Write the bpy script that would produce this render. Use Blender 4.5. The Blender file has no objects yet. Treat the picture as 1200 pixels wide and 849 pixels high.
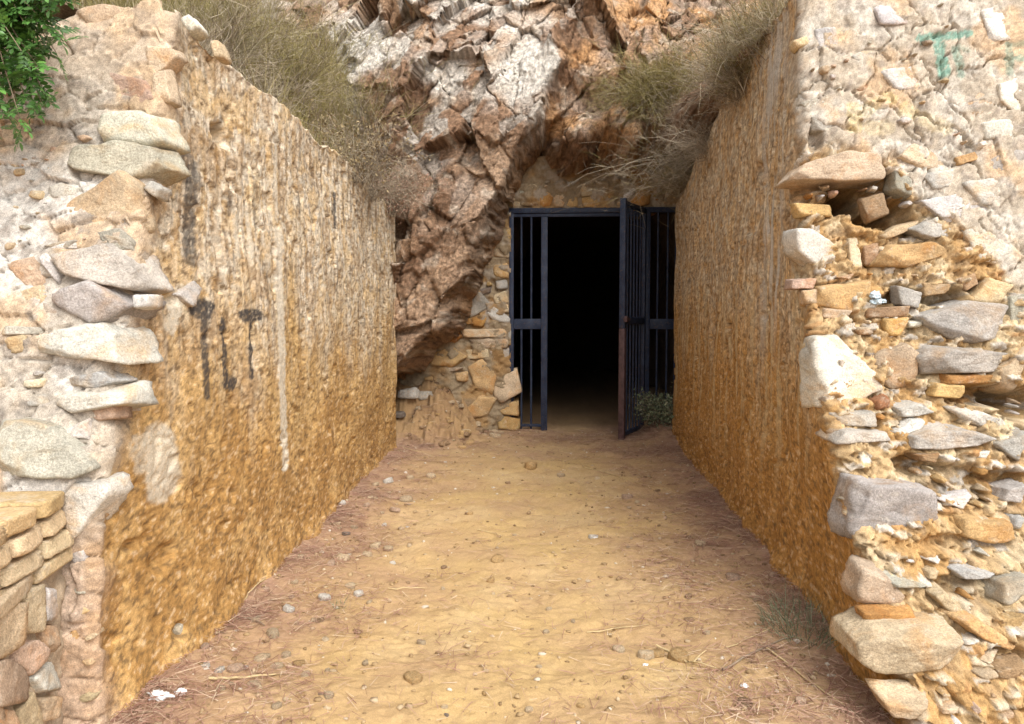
import bpy, bmesh, math, random
import numpy as np
from mathutils import Vector, Matrix

scene = bpy.context.scene
# ---------------------------------------------------------------- camera
FPX = 900.0; CAMZ = 1.45
YAW = math.atan(49 / FPX); PIT = math.atan(54.5 / FPX)
cd = bpy.data.cameras.new('camera'); cam = bpy.data.objects.new('camera', cd)
scene.collection.objects.link(cam); scene.camera = cam
cam.location = (0, 0, CAMZ); cam.rotation_euler = (math.pi / 2 - PIT, 0, YAW)
cd.sensor_width = 36; cd.lens = 36 * FPX / 1200; cd.clip_start = .05; cd.clip_end = 500
# ---------------------------------------------------------------- sky, sun, exposure
SUN_EL, SUN_AZ = math.radians(49), math.radians(146)      # azimuth clockwise from +Y
w = bpy.data.worlds.new('World'); scene.world = w; w.use_nodes = True
nt = w.node_tree; nt.nodes.clear()
sky = nt.nodes.new('ShaderNodeTexSky'); sky.sky_type = 'NISHITA'; sky.sun_disc = False
sky.sun_elevation = SUN_EL; sky.sun_rotation = SUN_AZ; sky.dust_density = 3.0; sky.air_density = 1.0
hs = nt.nodes.new('ShaderNodeHueSaturation'); hs.inputs['Saturation'].default_value = .08
bg = nt.nodes.new('ShaderNodeBackground'); bg.inputs[1].default_value = .15
wo = nt.nodes.new('ShaderNodeOutputWorld')
nt.links.new(sky.outputs[0], hs.inputs['Color']); nt.links.new(hs.outputs[0], bg.inputs[0]); nt.links.new(bg.outputs[0], wo.inputs[0])
sd = bpy.data.lights.new('sun', 'SUN'); sd.energy = 1.15; sd.angle = math.radians(45); sd.color = (1, .95, .86)
so = bpy.data.objects.new('sun', sd); scene.collection.objects.link(so)
sv = Vector((math.sin(SUN_AZ) * math.cos(SUN_EL), math.cos(SUN_AZ) * math.cos(SUN_EL), math.sin(SUN_EL)))
so.rotation_euler = sv.to_track_quat('Z', 'Y').to_euler()
vs = scene.view_settings; vs.view_transform = 'Standard'; vs.look = 'None'; vs.gamma = 1; vs.use_curve_mapping = False
vs.exposure = 1.06

# ---------------------------------------------------------------- rays from photograph points to places
fw = np.array([-math.sin(YAW) * math.cos(PIT), math.cos(YAW) * math.cos(PIT), -math.sin(PIT)])
rt = np.array([math.cos(YAW), math.sin(YAW), 0.]); upv = np.cross(rt, fw); CC = np.array([0, 0, CAMZ])
def ray(px, py):
    d = fw + rt * (px - 600) / FPX - upv * (py - 424.5) / FPX
    return d / d[1]
def at_y(px, py, Y): return CC + ray(px, py) * Y
def at_x(px, py, X): d = ray(px, py); return CC + d * (X / d[0])
SLOPE = .0256
def at_ground(px, py): d = ray(px, py); return CC + d * (CAMZ / (SLOPE - d[2]))

# ---------------------------------------------------------------- noise
_G = np.array([[1,1,0],[-1,1,0],[1,-1,0],[-1,-1,0],[1,0,1],[-1,0,1],[1,0,-1],[-1,0,-1],[0,1,1],[0,-1,1],[0,1,-1],[0,-1,-1],[1,1,0],[-1,1,0],[0,-1,1],[0,-1,-1]], float)
_rs = np.random.RandomState(77)
_PM = np.tile(_rs.permutation(4096).astype(np.int32), 2)
_G4 = _G[_rs.randint(0, 16, 4096)].astype(np.float32)
_RT = [_rs.rand(4096).astype(np.float32) for _ in range(6)]
def perlin(p, seed=0):
    p = p.astype(np.float32); fl = np.floor(p); f = p - fl; i = fl.astype(np.int32) & 4095
    sd0 = int(_PM[(seed * 131 + 7) & 4095])
    x, y, z = f[:, 0], f[:, 1], f[:, 2]
    u = f * f * f * (f * (f * 6 - 15) + 10); ux, uy, uz = u[:, 0], u[:, 1], u[:, 2]
    r = 0
    for dx in (0, 1):
        hx = _PM[((i[:, 0] + dx) & 4095) + 0] ; wx = ux if dx else 1 - ux
        for dy in (0, 1):
            hy = _PM[(hx + i[:, 1] + dy) & 4095]; wxy = wx * (uy if dy else 1 - uy)
            for dz in (0, 1):
                g = _G4[_PM[(hy + i[:, 2] + dz + sd0) & 4095]]
                r = r + wxy * (uz if dz else 1 - uz) * (g[:, 0] * (x - dx) + g[:, 1] * (y - dy) + g[:, 2] * (z - dz))
    return r
def fbm(p, oct=4, seed=0, gain=.5):
    a = 1; r = 0
    for k in range(oct):
        r = r + a * perlin(p, seed + k * 17); p = p * 2.03 + 11.3; a *= gain
    return r
def P3(x, y, z=0): return np.stack(np.broadcast_arrays(np.asarray(x, float), np.asarray(y, float), np.asarray(z, float)), -1).reshape(-1, 3)
def facet(a, b, seed=0, tilt=1.0):
    """broken-rock facets: nearest jittered cell; returns height (own offset + own tilt), edge distance, cell random"""
    a = np.asarray(a, np.float32); b = np.asarray(b, np.float32)
    fi, fj = np.floor(a), np.floor(b); fa, fb = a - fi, b - fj
    i = fi.astype(np.int32); j = fj.astype(np.int32); sd0 = int(_PM[(seed * 57 + 3) & 4095])
    d1 = np.full(a.shape, 99., np.float32); d2 = d1.copy(); id1 = np.zeros(a.shape, np.int32); bx = np.zeros(a.shape, np.float32); by = bx.copy()
    for di in (-1, 0, 1):
        hi = _PM[(i + di + sd0) & 4095]
        for dj in (-1, 0, 1):
            h = _PM[(hi + j + dj) & 4095]
            ex = fa - di - _RT[0][h]; ey = fb - dj - _RT[1][h]; d = ex * ex + ey * ey
            near = d < d1
            d2 = np.where(near, d1, np.minimum(d2, d)); d1 = np.where(near, d, d1)
            id1 = np.where(near, h, id1); bx = np.where(near, ex, bx); by = np.where(near, ey, by)
    r0 = _RT[2][id1]
    v = r0 - .5 + tilt * (bx * (_RT[3][id1] - .5) + by * (_RT[4][id1] - .5))
    return v, np.sqrt(d2) - np.sqrt(d1), r0
def tri(a, b, seed=0):
    """piecewise linear noise: flat triangular facets that meet in sharp creases"""
    fi, fj = np.floor(a), np.floor(b); u, v = a - fi, b - fj
    i = fi.astype(np.int32); j = fj.astype(np.int32); sd0 = int(_PM[(seed * 91 + 5) & 4095])
    def H(di, dj): return _RT[5][_PM[(_PM[(i + di + sd0) & 4095] + j + dj) & 4095]] - .5
    h00, h11 = H(0, 0), H(1, 1)
    return np.where(u > v, h00 * (1 - u) + H(1, 0) * (u - v) + h11 * v, h00 * (1 - v) + H(0, 1) * (v - u) + h11 * u).astype(np.float32)
def trif(a, b, oct=3, seed=0, gain=.5, warp=.9):
    a = np.asarray(a, np.float32); b = np.asarray(b, np.float32); r = 0; am = 1.0
    for k in range(oct):
        wa, wb = warp * tri(a * .7 + 3.1, b * .7, seed + 50 + k), warp * tri(a * .7, b * .7 + 7.7, seed + 70 + k)
        r = r + am * tri(a + wa + .35 * b, b + wb - .2 * a, seed + k)
        a, b = 2.1 * (.8 * a - .6 * b) + 5.2, 2.1 * (.6 * a + .8 * b) + 1.7; am *= gain
    return r
def sstep(a, b, x): t = np.clip((x - a) / (b - a), 0, 1); return t * t * (3 - 2 * t)
def lerp(a, b, t): return a + (b - a) * t
def cmix(c, d, t): t = np.asarray(t)[:, None]; return c * (1 - t) + np.asarray(d) * t

# ---------------------------------------------------------------- mesh helpers
COL = scene.collection
def mk(name, V, Fc, mat, parent=None, col=None, smooth=False, loc=None):
    V = np.ascontiguousarray(V, dtype=np.float32); Fc = np.ascontiguousarray(Fc, dtype=np.int32)
    n, k = Fc.shape
    me = bpy.data.meshes.new(name)
    me.vertices.add(len(V)); me.vertices.foreach_set('co', V.ravel())
    me.loops.add(n * k); me.loops.foreach_set('vertex_index', Fc.ravel())
    me.polygons.add(n); me.polygons.foreach_set('loop_start', np.arange(0, n * k, k, dtype=np.int32))
    me.update(calc_edges=True)
    if smooth: me.polygons.foreach_set('use_smooth', np.ones(n, dtype=bool))
    if col is not None:
        at = me.color_attributes.new('col', 'FLOAT_COLOR', 'POINT')
        c4 = np.ones((len(V), 4), np.float32); c4[:, :3] = col; at.data.foreach_set('color', c4.ravel())
    if mat: me.materials.append(mat)
    o = bpy.data.objects.new(name, me); COL.objects.link(o)
    if parent: o.parent = parent
    if loc is not None: o.location = loc
    return o
def gfaces(nu, nv, flip=False):
    i = np.arange(nu * nv).reshape(nu, nv)
    q = np.stack([i[:-1, :-1], i[1:, :-1], i[1:, 1:], i[:-1, 1:]], -1).reshape(-1, 4)
    return q[:, ::-1] if flip else q
def tag(o, label=None, cat=None, group=None, kind=None):
    for k, v in (('label', label), ('category', cat), ('group', group), ('kind', kind)):
        if v: o[k] = v
    return o
def empty(name, loc=(0, 0, 0), label=None, cat=None, group=None):
    o = bpy.data.objects.new(name, None); o.empty_display_size = .1; o.location = loc
    COL.objects.link(o); return tag(o, label, cat, group)
def inst(name, me, parent=None, M=None, color=None):
    o = bpy.data.objects.new(name, me); COL.objects.link(o)
    if parent: o.parent = parent
    if M is not None: o.matrix_basis = M
    if color is not None: o.color = (*color, 1)
    return o
class MB:
    """collects boxes and tubes into one mesh"""
    def __init__(s): s.v = []; s.f = []
    def box(s, a, b):
        k = len(s.v); (x0, y0, z0), (x1, y1, z1) = a, b
        s.v += [(x0,y0,z0),(x1,y0,z0),(x1,y1,z0),(x0,y1,z0),(x0,y0,z1),(x1,y0,z1),(x1,y1,z1),(x0,y1,z1)]
        s.f += [[k+3,k+2,k+1,k],[k+4,k+5,k+6,k+7],[k,k+1,k+5,k+4],[k+1,k+2,k+6,k+5],[k+2,k+3,k+7,k+6],[k+3,k,k+4,k+7]]
        return s
    def tube(s, pts, r, n=5):
        pts = [Vector(p) for p in pts]; k = len(s.v)
        for i, p in enumerate(pts):
            t = (pts[min(i + 1, len(pts) - 1)] - pts[max(i - 1, 0)]).normalized()
            a = t.orthogonal().normalized(); b = t.cross(a)
            rr = r[i] if hasattr(r, '__len__') else r
            for j in range(n):
                q = 2 * math.pi * j / n; s.v.append(tuple(p + (a * math.cos(q) + b * math.sin(q)) * rr))
        for i in range(len(pts) - 1):
            for j in range(n):
                j2 = (j + 1) % n; s.f.append([k+i*n+j, k+i*n+j2, k+(i+1)*n+j2, k+(i+1)*n+j])
        return s
    def build(s, name, mat, parent=None, loc=None, bevel=0):
        o = mk(name, np.array(s.v), np.array(s.f), mat, parent, loc=loc)
        if bevel:
            m = o.modifiers.new('bevel', 'BEVEL'); m.width = bevel; m.segments = 2; m.limit_method = 'ANGLE'
        return o

# ---------------------------------------------------------------- materials
def newmat(name):
    m = bpy.data.materials.new(name); m.use_nodes = True; t = m.node_tree; t.nodes.clear()
    o = t.nodes.new('ShaderNodeOutputMaterial'); b = t.nodes.new('ShaderNodeBsdfPrincipled')
    t.links.new(b.outputs[0], o.inputs[0]); b.inputs['Roughness'].default_value = .9
    b.inputs['Specular IOR Level'].default_value = .25
    return m, t, b
def N(t, typ, **kw):
    n = t.nodes.new('ShaderNode' + typ)
    for k, v in kw.items():
        if k in n.inputs: n.inputs[k].default_value = v
        else: setattr(n, k, v)
    return n
def noise(t, scale, detail=4, rough=.6, vec=None, dist=0):
    n = N(t, 'TexNoise', Scale=scale, Detail=detail, Roughness=rough, Distortion=dist)
    if vec is not None: t.links.new(vec, n.inputs['Vector'])
    return n.outputs['Fac']
def mrange(t, x, a, b, c, d):
    n = N(t, 'MapRange'); t.links.new(x, n.inputs[0])
    for i, v in enumerate((a, b, c, d)): n.inputs[i + 1].default_value = v
    return n.outputs[0]
def mult(t, c, f):
    n = N(t, 'VectorMath', operation='SCALE'); t.links.new(c, n.inputs[0]); t.links.new(f, n.inputs['Scale']); return n.outputs[0]
def cm(t, fac, a, b):
    n = N(t, 'Mix', data_type='RGBA')
    if hasattr(fac, 'links'): t.links.new(fac, n.inputs[0])
    else: n.inputs[0].default_value = fac
    for s, v in ((6, a), (7, b)):
        if hasattr(v, 'links'): t.links.new(v, n.inputs[s])
        else: n.inputs[s].default_value = (*v, 1)
    return n.outputs[2]
def ramp(t, x, stops):
    n = N(t, 'ValToRGB'); t.links.new(x, n.inputs[0]); e = n.color_ramp.elements
    while len(e) < len(stops): e.new(.5)
    for el, (p, c) in zip(e, stops): el.position = p; el.color = (*c, 1)
    return n.outputs[0]
def bump(t, b, x, strength, dist, prev=None):
    n = N(t, 'Bump', Strength=strength, Distance=dist); t.links.new(x, n.inputs['Height'])
    if prev is not None: t.links.new(prev, n.inputs['Normal'])
    t.links.new(n.outputs[0], b.inputs['Normal']); return n.outputs[0]
def surface_mat(name, s1, s2, var=.35, bstr=.6, bdist=.01, rough=.95, stretch=None):
    """colour from the mesh's own colour layer, grain and fine relief from noise"""
    m, t, b = newmat(name); b.inputs['Roughness'].default_value = rough
    at = N(t, 'Attribute', attribute_name='col'); g = N(t, 'NewGeometry').outputs['Position']
    if stretch:
        mp = N(t, 'Mapping'); mp.inputs['Scale'].default_value = stretch; t.links.new(g, mp.inputs[0]); gs = mp.outputs[0]
    else: gs = g
    n1 = noise(t, s1, 8, .75, gs); n2 = noise(t, s2, 3, .7, g)
    c = mult(t, at.outputs['Color'], mrange(t, n1, .25, .75, 1 - var, 1 + var))
    c = mult(t, c, mrange(t, n2, .3, .7, 1 - var, 1 + var))
    t.links.new(c, b.inputs['Base Color'])
    p = bump(t, b, n1, bstr, bdist); bump(t, b, n2, bstr, bdist * .4, p)
    return m
M = {}
M['clay'] = surface_mat('clay_render', 60, 250, .36, .30, .008, stretch=(1, .6, 1))
M['facade'] = surface_mat('mortar_rubble', 50, 250, .30, .35, .008)
M['cliff'] = surface_mat('cliff_rock', 30, 120, .42, .7, .014)
M['soil'] = surface_mat('trodden_soil', 70, 260, .20, .5, .007)
M['hill'] = surface_mat('hill_soil', 20, 90, .4, .9, .02)
def stone_mat(name, dark=.5):
    m, t, b = newmat(name); oi = N(t, 'ObjectInfo'); tc = N(t, 'TexCoord').outputs['Object']
    ad = N(t, 'VectorMath', operation='ADD'); t.links.new(tc, ad.inputs[0])
    sc = N(t, 'VectorMath', operation='SCALE'); sc.inputs[0].default_value = (31, 17, 23); t.links.new(oi.outputs['Random'], sc.inputs['Scale'])
    t.links.new(sc.outputs[0], ad.inputs[1]); v = ad.outputs[0]
    n0 = noise(t, 7, 4, .6, v, .6); n1 = noise(t, 30, 8, .78, v); n2 = noise(t, 120, 3, .6, v)
    c = mult(t, oi.outputs['Color'], mrange(t, n1, .25, .75, .72, 1.26))
    c = mult(t, c, mrange(t, noise(t, 5, 3, .5, v), .3, .7, .72, 1.22))
    tn = N(t, 'VectorMath', operation='MULTIPLY'); t.links.new(oi.outputs['Color'], tn.inputs[0]); tn.inputs[1].default_value = (.98, .70, .42)
    c = cm(t, mrange(t, n0, .50, .68, 0, .65), c, tn.outputs[0])
    c = cm(t, mrange(t, noise(t, 55, 4, .7, v), .66, .78, 0, .25), c, (.16, .13, .10))
    c = cm(t, mrange(t, noise(t, 14, 5, .7, v), .56, .72, 0, .55), c, (.60, .53, .43))
    c = mult(t, c, mrange(t, noise(t, 240, 3, .7, v), .3, .7, .86, 1.14))
    c = mult(t, c, mrange(t, n2, .3, .7, .82, 1.18))
    t.links.new(c, b.inputs['Base Color'])
    mp = N(t, 'Mapping'); mp.inputs['Scale'].default_value = (6, 14, 34); t.links.new(v, mp.inputs[0])
    lay = noise(t, 1.6, 5, .65, mp.outputs[0])
    p = bump(t, b, n1, .6, .010); p = bump(t, b, lay, .3, .008, p); bump(t, b, n2, .4, .004, p)
    return m
M['stone'] = stone_mat('field_stone')
def island_mat(name, stops, rough=.8, trans=0):
    m, t, b = newmat(name); b.inputs['Roughness'].default_value = rough
    g = N(t, 'NewGeometry'); c = ramp(t, g.outputs['Random Per Island'], stops)
    t.links.new(c, b.inputs['Base Color'])
    return m
M['grass'] = island_mat('dry_grass', [(0, (.10, .085, .03)), (.25, (.20, .17, .06)), (.5, (.30, .24, .11)), (.75, (.26, .22, .15)), (1, (.46, .40, .27))])
M['olive'] = island_mat('olive_grass', [(0, (.14, .12, .035)), (.5, (.25, .21, .075)), (1, (.40, .33, .15))])
M['twig'] = island_mat('dry_twig', [(0, (.14, .105, .075)), (.5, (.30, .245, .18)), (1, (.52, .45, .34))])
M['tanleaf'] = island_mat('tan_leaf', [(0, (.14, .09, .05)), (.5, (.24, .18, .09)), (1, (.36, .29, .17))])
M['needle'] = island_mat('fallen_needles', [(0, (.17, .085, .06)), (.3, (.30, .16, .115)), (.7, (.42, .26, .19)), (1, (.58, .45, .32))])
M['gravel'] = island_mat('gravel', [(0, (.20, .13, .065)), (.5, (.36, .25, .13)), (.85, (.44, .34, .22)), (1, (.58, .52, .44))])
M['shootgreen'] = island_mat('grey_green_shoots', [(0, (.07, .09, .05)), (.6, (.16, .19, .11)), (1, (.27, .28, .19))])
def plain(name, c, rough=.8, var=.25, sc=30, b_=.3, metallic=0):
    m, t, b = newmat(name); b.inputs['Roughness'].default_value = rough; b.inputs['Metallic'].default_value = metallic
    tc = N(t, 'TexCoord').outputs['Object']; n = noise(t, sc, 5, .65, tc)
    col = cm(t, mrange(t, n, .3, .7, 0, 1), tuple(x * (1 - var) for x in c), tuple(min(1, x * (1 + var)) for x in c))
    t.links.new(col, b.inputs['Base Color']); bump(t, b, n, b_, .004); return m
M['bark'] = plain('twig_bark', (.26, .20, .14)); M['straw'] = plain('straw_stalk', (.52, .40, .22)); M['paper'] = plain('white_paper', (.80, .80, .80), .7, .04, 20, .15)
M['foil'] = plain('pale_blue_foil', (.50, .60, .66), .45, .35, 90, .5)
# ================================================================ THE SETTING
XL, XR = -1.45, 1.19            # inner faces of the two retaining walls
GY = 8.36                       # the gate stands here
def ground_macro(x, y):
    z = SLOPE * np.clip(y, -40, 9.0)
    edge = np.exp(-np.maximum(x - XL, 0) / .22) * .055 + np.exp(-np.maximum(XR - x, 0) / .25) * .05 * sstep(3.0, 3.6, y)
    inside = sstep(1.6, 2.6, y) * (1 - sstep(7.9, 8.4, y)) * (x > XL - .3) * (x < XR + .3)
    z = z + np.clip(edge, 0, .08) * inside
    z = z + .42 * sstep(7.2, 8.25, y) * sstep(-.70, -1.25, x)          # soil heap at the cliff foot
    z = z + .14 * sstep(7.2, 8.2, y) * sstep(.85, 1.15, x)
    z = z - .02 * np.exp(-((x + .1) / .6) ** 2) * sstep(2, 3, y)
    return z
def ground_z(x, y):
    x = np.atleast_1d(np.asarray(x, float)); y = np.atleast_1d(np.asarray(y, float))
    p = P3(x, y)
    z = ground_macro(x, y) + .030 * fbm(p * 1.3, 3, 5) + .012 * fbm(p * 6, 3, 9)
    heap = sstep(7.0, 7.8, y) * sstep(-.6, -1.0, x)
    return z + heap * (.08 * fbm(p * 5, 3, 4) + .12 * facet(x * 7, y * 7, 6, 1.2)[0] + .06 * facet(x * 16, y * 16, 7, 1.2)[0])
def warp_axis(lo, a, b, hi, fine, coarse):
    mid = np.arange(a, b + fine, fine)
    def out(L): 
        s = []; d = fine; t = 0
        while t < L: d = min(d * 1.25, coarse); t += d; s.append(t)
        return np.array(s)
    return np.concatenate([a - out(a - lo)[::-1], mid, mid[-1] + out(hi - mid[-1])])
# ---- ground: one sheet to the horizon
gx = warp_axis(-120, -1.7, 1.5, 120, .0135, 12)
yy = [1.7]
while yy[-1] < 8.7: yy.append(yy[-1] + .0075 * (yy[-1] / 2.5) ** 1.6)
yy = np.array(yy)
back = [-(1.25 ** k) * .02 for k in range(1, 42)]; fwd = [(1.25 ** k) * .06 for k in range(1, 34)]
gy = np.concatenate([(1.7 + np.array(back))[::-1], yy, yy[-1] + np.array(fwd)])
X, Y = np.meshgrid(gx, gy, indexing='ij'); x, y = X.ravel(), Y.ravel(); p = P3(x, y)
z = ground_z(x, y)
near = sstep(1.5, 2.2, y) * (1 - sstep(8.4, 9, y)) * sstep(-2, -1.8, x) * (1 - sstep(1.5, 1.7, x))
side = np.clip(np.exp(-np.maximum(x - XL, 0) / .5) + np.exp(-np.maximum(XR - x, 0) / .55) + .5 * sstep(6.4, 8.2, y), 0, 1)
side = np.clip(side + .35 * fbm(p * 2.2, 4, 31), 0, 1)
cl = np.abs(fbm(p * 26, 3, 40))
z = z + near * (.006 * fbm(p * 28, 3, 21) + .006 * np.maximum(facet(x * 24, y * 24, 8)[0], 0) * (.1 + side) + .004 * cl)
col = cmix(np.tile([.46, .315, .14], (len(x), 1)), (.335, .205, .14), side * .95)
col = cmix(col, (.50, .36, .19), np.clip(sstep(.1, .5, fbm(p * 1.7, 4, 77)), 0, 1) * (1 - side) * .7)
col = cmix(col, (.40, .27, .14), sstep(-.05, .35, fbm(p * 7, 4, 78)) * .35)
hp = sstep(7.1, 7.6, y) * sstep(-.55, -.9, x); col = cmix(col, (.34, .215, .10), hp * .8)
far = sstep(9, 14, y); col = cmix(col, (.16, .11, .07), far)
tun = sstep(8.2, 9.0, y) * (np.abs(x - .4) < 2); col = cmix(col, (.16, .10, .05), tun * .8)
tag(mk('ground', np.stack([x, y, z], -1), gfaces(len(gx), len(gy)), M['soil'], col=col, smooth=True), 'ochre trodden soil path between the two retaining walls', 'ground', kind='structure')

# ---- cliff face above the gate
def rbf(pts):
    A = np.array(pts, float); n = len(A)
    K = np.sqrt(((A[:, None, :2] - A[None, :, :2]) ** 2).sum(-1) + .01)
    Mx = np.zeros((n + 3, n + 3)); Mx[:n, :n] = K + np.eye(n) * .02; Mx[:n, n:] = np.c_[np.ones(n), A[:, :2]]; Mx[n:, :n] = Mx[:n, n:].T
    wv = np.linalg.solve(Mx, np.r_[A[:, 2], 0, 0, 0])
    def f(x, z):
        r = wv[n] + wv[n + 1] * x + wv[n + 2] * z
        for k in range(n): r = r + wv[k] * np.sqrt((x - A[k, 0]) ** 2 + (z - A[k, 1]) ** 2 + .01)
        return r
    return f
def ctl(L):
    o = []
    for px, py, Yd in L: q = at_y(px, py, Yd); o.append((q[0], q[2], Yd))
    return o
cliff_left = rbf(ctl([(462,250,6.95),(480,350,6.95),(462,420,6.95),(510,370,7.1),(520,300,7.15),(555,270,7.3),(580,200,7.35),(610,130,7.35),(645,50,7.55),(550,90,7.2),(500,150,7.05),(540,200,7.15),(480,60,7.5),(560,20,7.7),(650,0,7.9),(480,-60,8.0)])
             + [(-2.2, 2.5, 7.6), (-3.5, 3, 8.6), (-3.5, 5, 9.3), (-6, 3, 9.5), (-2.0, 4.8, 8.6), (-1.4, 6, 9.2), (-6, 6, 10.5), (0, 6, 9.4), (-2.0, .2, 7.6)])
cliff_right = rbf(ctl([(612,260,8.62),(620,200,8.55),(600,300,8.6),(560,330,8.55),(640,165,7.95),(630,110,8.0),(690,183,7.85),(740,185,7.8),(700,205,8.55),(650,245,8.7),(750,245,8.7),(700,130,7.85),(680,60,7.9),(720,90,7.8),(742,35,8.75),(735,70,8.2),(775,130,7.6),(785,190,7.45),(795,260,7.6),(755,200,8.25),(765,225,8.5),(690,10,8.05),(800,80,7.7),(660,20,8.1),(500,430,8.2),(470,440,8.1),(540,380,8.5),(480,480,8.45),(540,480,8.6)])
             + [(1.6, .3, 7.9), (1.6, 2, 7.7), (2.5, 2, 7.9), (2.2, 3.4, 7.9), (3, 4, 8.6), (2.0, 5, 9.0), (.6, 5.3, 8.6), (0, 6, 9.4), (6, 3, 9), (6, 6, 10.5), (-1.5, .2, 8.4), (-.5, .2, 8.8), (.6, .2, 8.8)])
EDGE = np.array([at_y(a, b, 7.3)[[0, 2]] for a, b in [(690,-140),(668,-10),(652,62),(632,120),(607,180),(580,250),(548,325),(512,385),(470,428),(380,450)]])
def sdist(x, z):
    """distance to the slab edge, positive on the slab's side (up and to the left)"""
    best = np.full(x.shape, 9.); sg = np.zeros(x.shape)
    for (x0, z0), (x1, z1) in zip(EDGE[:-1], EDGE[1:]):
        ex, ez = x1 - x0, z1 - z0; L2 = ex * ex + ez * ez
        t = np.clip(((x - x0) * ex + (z - z0) * ez) / L2, 0, 1)
        d = np.hypot(x - x0 - t * ex, z - z0 - t * ez)
        s = ex * (z - z0) - ez * (x - x0)
        nb = d < best; best = np.where(nb, d, best); sg = np.where(nb, np.sign(s), sg)
    return -best * sg
cx = warp_axis(-16, -2.6, 2.6, 16, .0125, 1.2); cz = np.concatenate([np.arange(-.4, 1.0, .03), np.arange(1.0, 4.9, .0125), 4.9 + np.cumsum(.0125 * 1.12 ** np.arange(44))])
X, Z = np.meshgrid(cx, cz, indexing='ij'); x, z = X.ravel(), Z.ravel(); p = P3(x, z)
wob = .05 * fbm(p * 3, 3, 3) + .03 * fbm(p * 11, 2, 4)
sd_ = sdist(x, z); lay = sstep(-.10, .06, sd_ + wob * .4 + .16 * tri(x * 3.1 + z, z * 3.1, 41) + .08 * tri(x * 8 - z * 2, z * 8, 42))
th = math.radians(64); a = x * math.cos(th) + z * math.sin(th); b = -x * math.sin(th) + z * math.cos(th)
f1, e1, r1 = facet(a * .95, b * 1.7, 11, 1.7); f2, e2, r2 = facet(a * 2.1 + .9 * r1, b * 3.7, 12, 1.7)
f3, e3, r3 = facet(a * 5.5 + r2, b * 8.5, 13, 1.7); f4, e4, r4 = facet(a * 20, b * 26 + r3, 14, 1.6)
rel = .46 * f1 + .20 * f2 + .055 * f3 + .014 * f4 + .10 * fbm(p * .9, 2, 15) + .004 * fbm(p * 40, 2, 18)
rel = rel + .05 * sstep(.05, 0, e2) + .02 * sstep(.05, 0, e3)
slab = sstep(.50, .10, sd_) * lay                       # the smooth slab edge itself has less relief
gate_zone = sstep(2.75, 2.5, z) * sstep(-.8, -.55, x) * (1 - sstep(1.45, 1.6, x))
y_r = cliff_right(x, z) + rel * (1 - gate_zone)
y_r = np.where((x > -.62) & (x < 1.32) & (z < 2.98 + .10 * tri(x * 4, z, 5) + .06 * tri(x * 11, z, 6)), np.maximum(y_r, 8.5), y_r)
y_r = np.where((x > -1.15) & (x < 1.6) & (z < 2.5), np.maximum(y_r, 8.5), y_r)
Yc = lerp(y_r, cliff_left(x, z) + rel * (1 - .35 * slab), lay) + np.maximum(0, z - 4.6) * .5
brown = np.tile([.175, .105, .064], (len(x), 1)); 
col = cmix(brown, (.29, .19, .12), sstep(-.15, .45, fbm(p * 1.6, 4, 50) + .6 * (r2 - .5)))
col = cmix(col, (.36, .325, .285), sstep(.5, .85, r3 + .5 * fbm(p * 1.3, 3, 51)) * (.25 + .6 * lay) * sstep(2.0, 3.2, z))
pale = sstep(.05, .5, fbm(p * 1.1 + 3, 3, 52) + .5 * (r2 - .5) + .5 * np.exp(-((x + .35) ** 2 / .12 + (z - 3.75) ** 2 / .12)) * 1.6) * lay
col = cmix(col, (.46, .43, .385), pale * sstep(2.4, 3.4, z) * .85)
col = cmix(col, (.40, .22, .09), (1 - lay) * sstep(-.1, .4, fbm(p * 2.2, 4, 53)) * .6)
col = cmix(col, (.27, .19, .13), slab * .5 * sstep(3.4, 2.9, z))
g1 = fbm(p * 34, 3, 55, .7); col = cmix(col, (.40, .345, .28), sstep(.25, .5, fbm(p * 6, 4, 56)) * .5); col = 1.22 * col * np.clip(1 + .7 * g1, .5, 1.6)[:, None]
CLY = Yc.reshape(len(cx), len(cz))
F_ = gfaces(len(cx), len(cz)); fx, fz = x[F_].mean(1), z[F_].mean(1)
keep = ~((fx > -.50) & (fx < 1.40) & (fz < 2.62))
jx = .05 * trif(Yc * 7, x * 3 + z * 4, 3, 61, .6); jz = .05 * trif(Yc * 7 + 5, z * 3 - x * 4, 3, 62, .6)
cliff = tag(mk('cliff', np.stack([x + jx, Yc, z + jz], -1), F_[keep], M['cliff'], col=col), 'fractured brown and grey rock face above the tunnel gate', 'cliff', kind='structure')

# ---- tunnel behind the gate
tp = []
prof = [(-.62, -.1), (-.66, 1.0), (-.62, 1.8), (-.40, 2.45), (.1, 2.75), (.45, 2.8), (.9, 2.74), (1.32, 2.45), (1.55, 1.8), (1.6, 1.0), (1.56, -.1)]
prof = np.array(prof); ss = np.linspace(0, 1, 90); k = np.linspace(0, 1, len(prof))
px_, pz_ = np.interp(ss, k, prof[:, 0]), np.interp(ss, k, prof[:, 1]) + .2
ty = np.concatenate([np.arange(8.52, 14, .08), np.arange(14, 27, .4)])
U, T = np.meshgrid(np.arange(len(ss)), ty, indexing='ij'); U = U.ravel(); T = T.ravel()
bend = -.02 * np.maximum(T - 11, 0) ** 2
x = px_[U] + bend; z = pz_[U]; p = P3(x, T, z)
dd = .16 * fbm(p * 1.5, 4, 60) + .05 * facet(T * 4, U * .25, 61)[0]
x = x + dd * np.sign(.45 + bend - x) * .8; z = z + dd * .3
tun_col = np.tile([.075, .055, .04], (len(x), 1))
tag(mk('tunnel', np.stack([x, T, z], -1), gfaces(len(ss), len(ty)), M['cliff'], col=tun_col), 'dark rough rock tunnel behind the open gate', 'tunnel', kind='structure')
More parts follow.
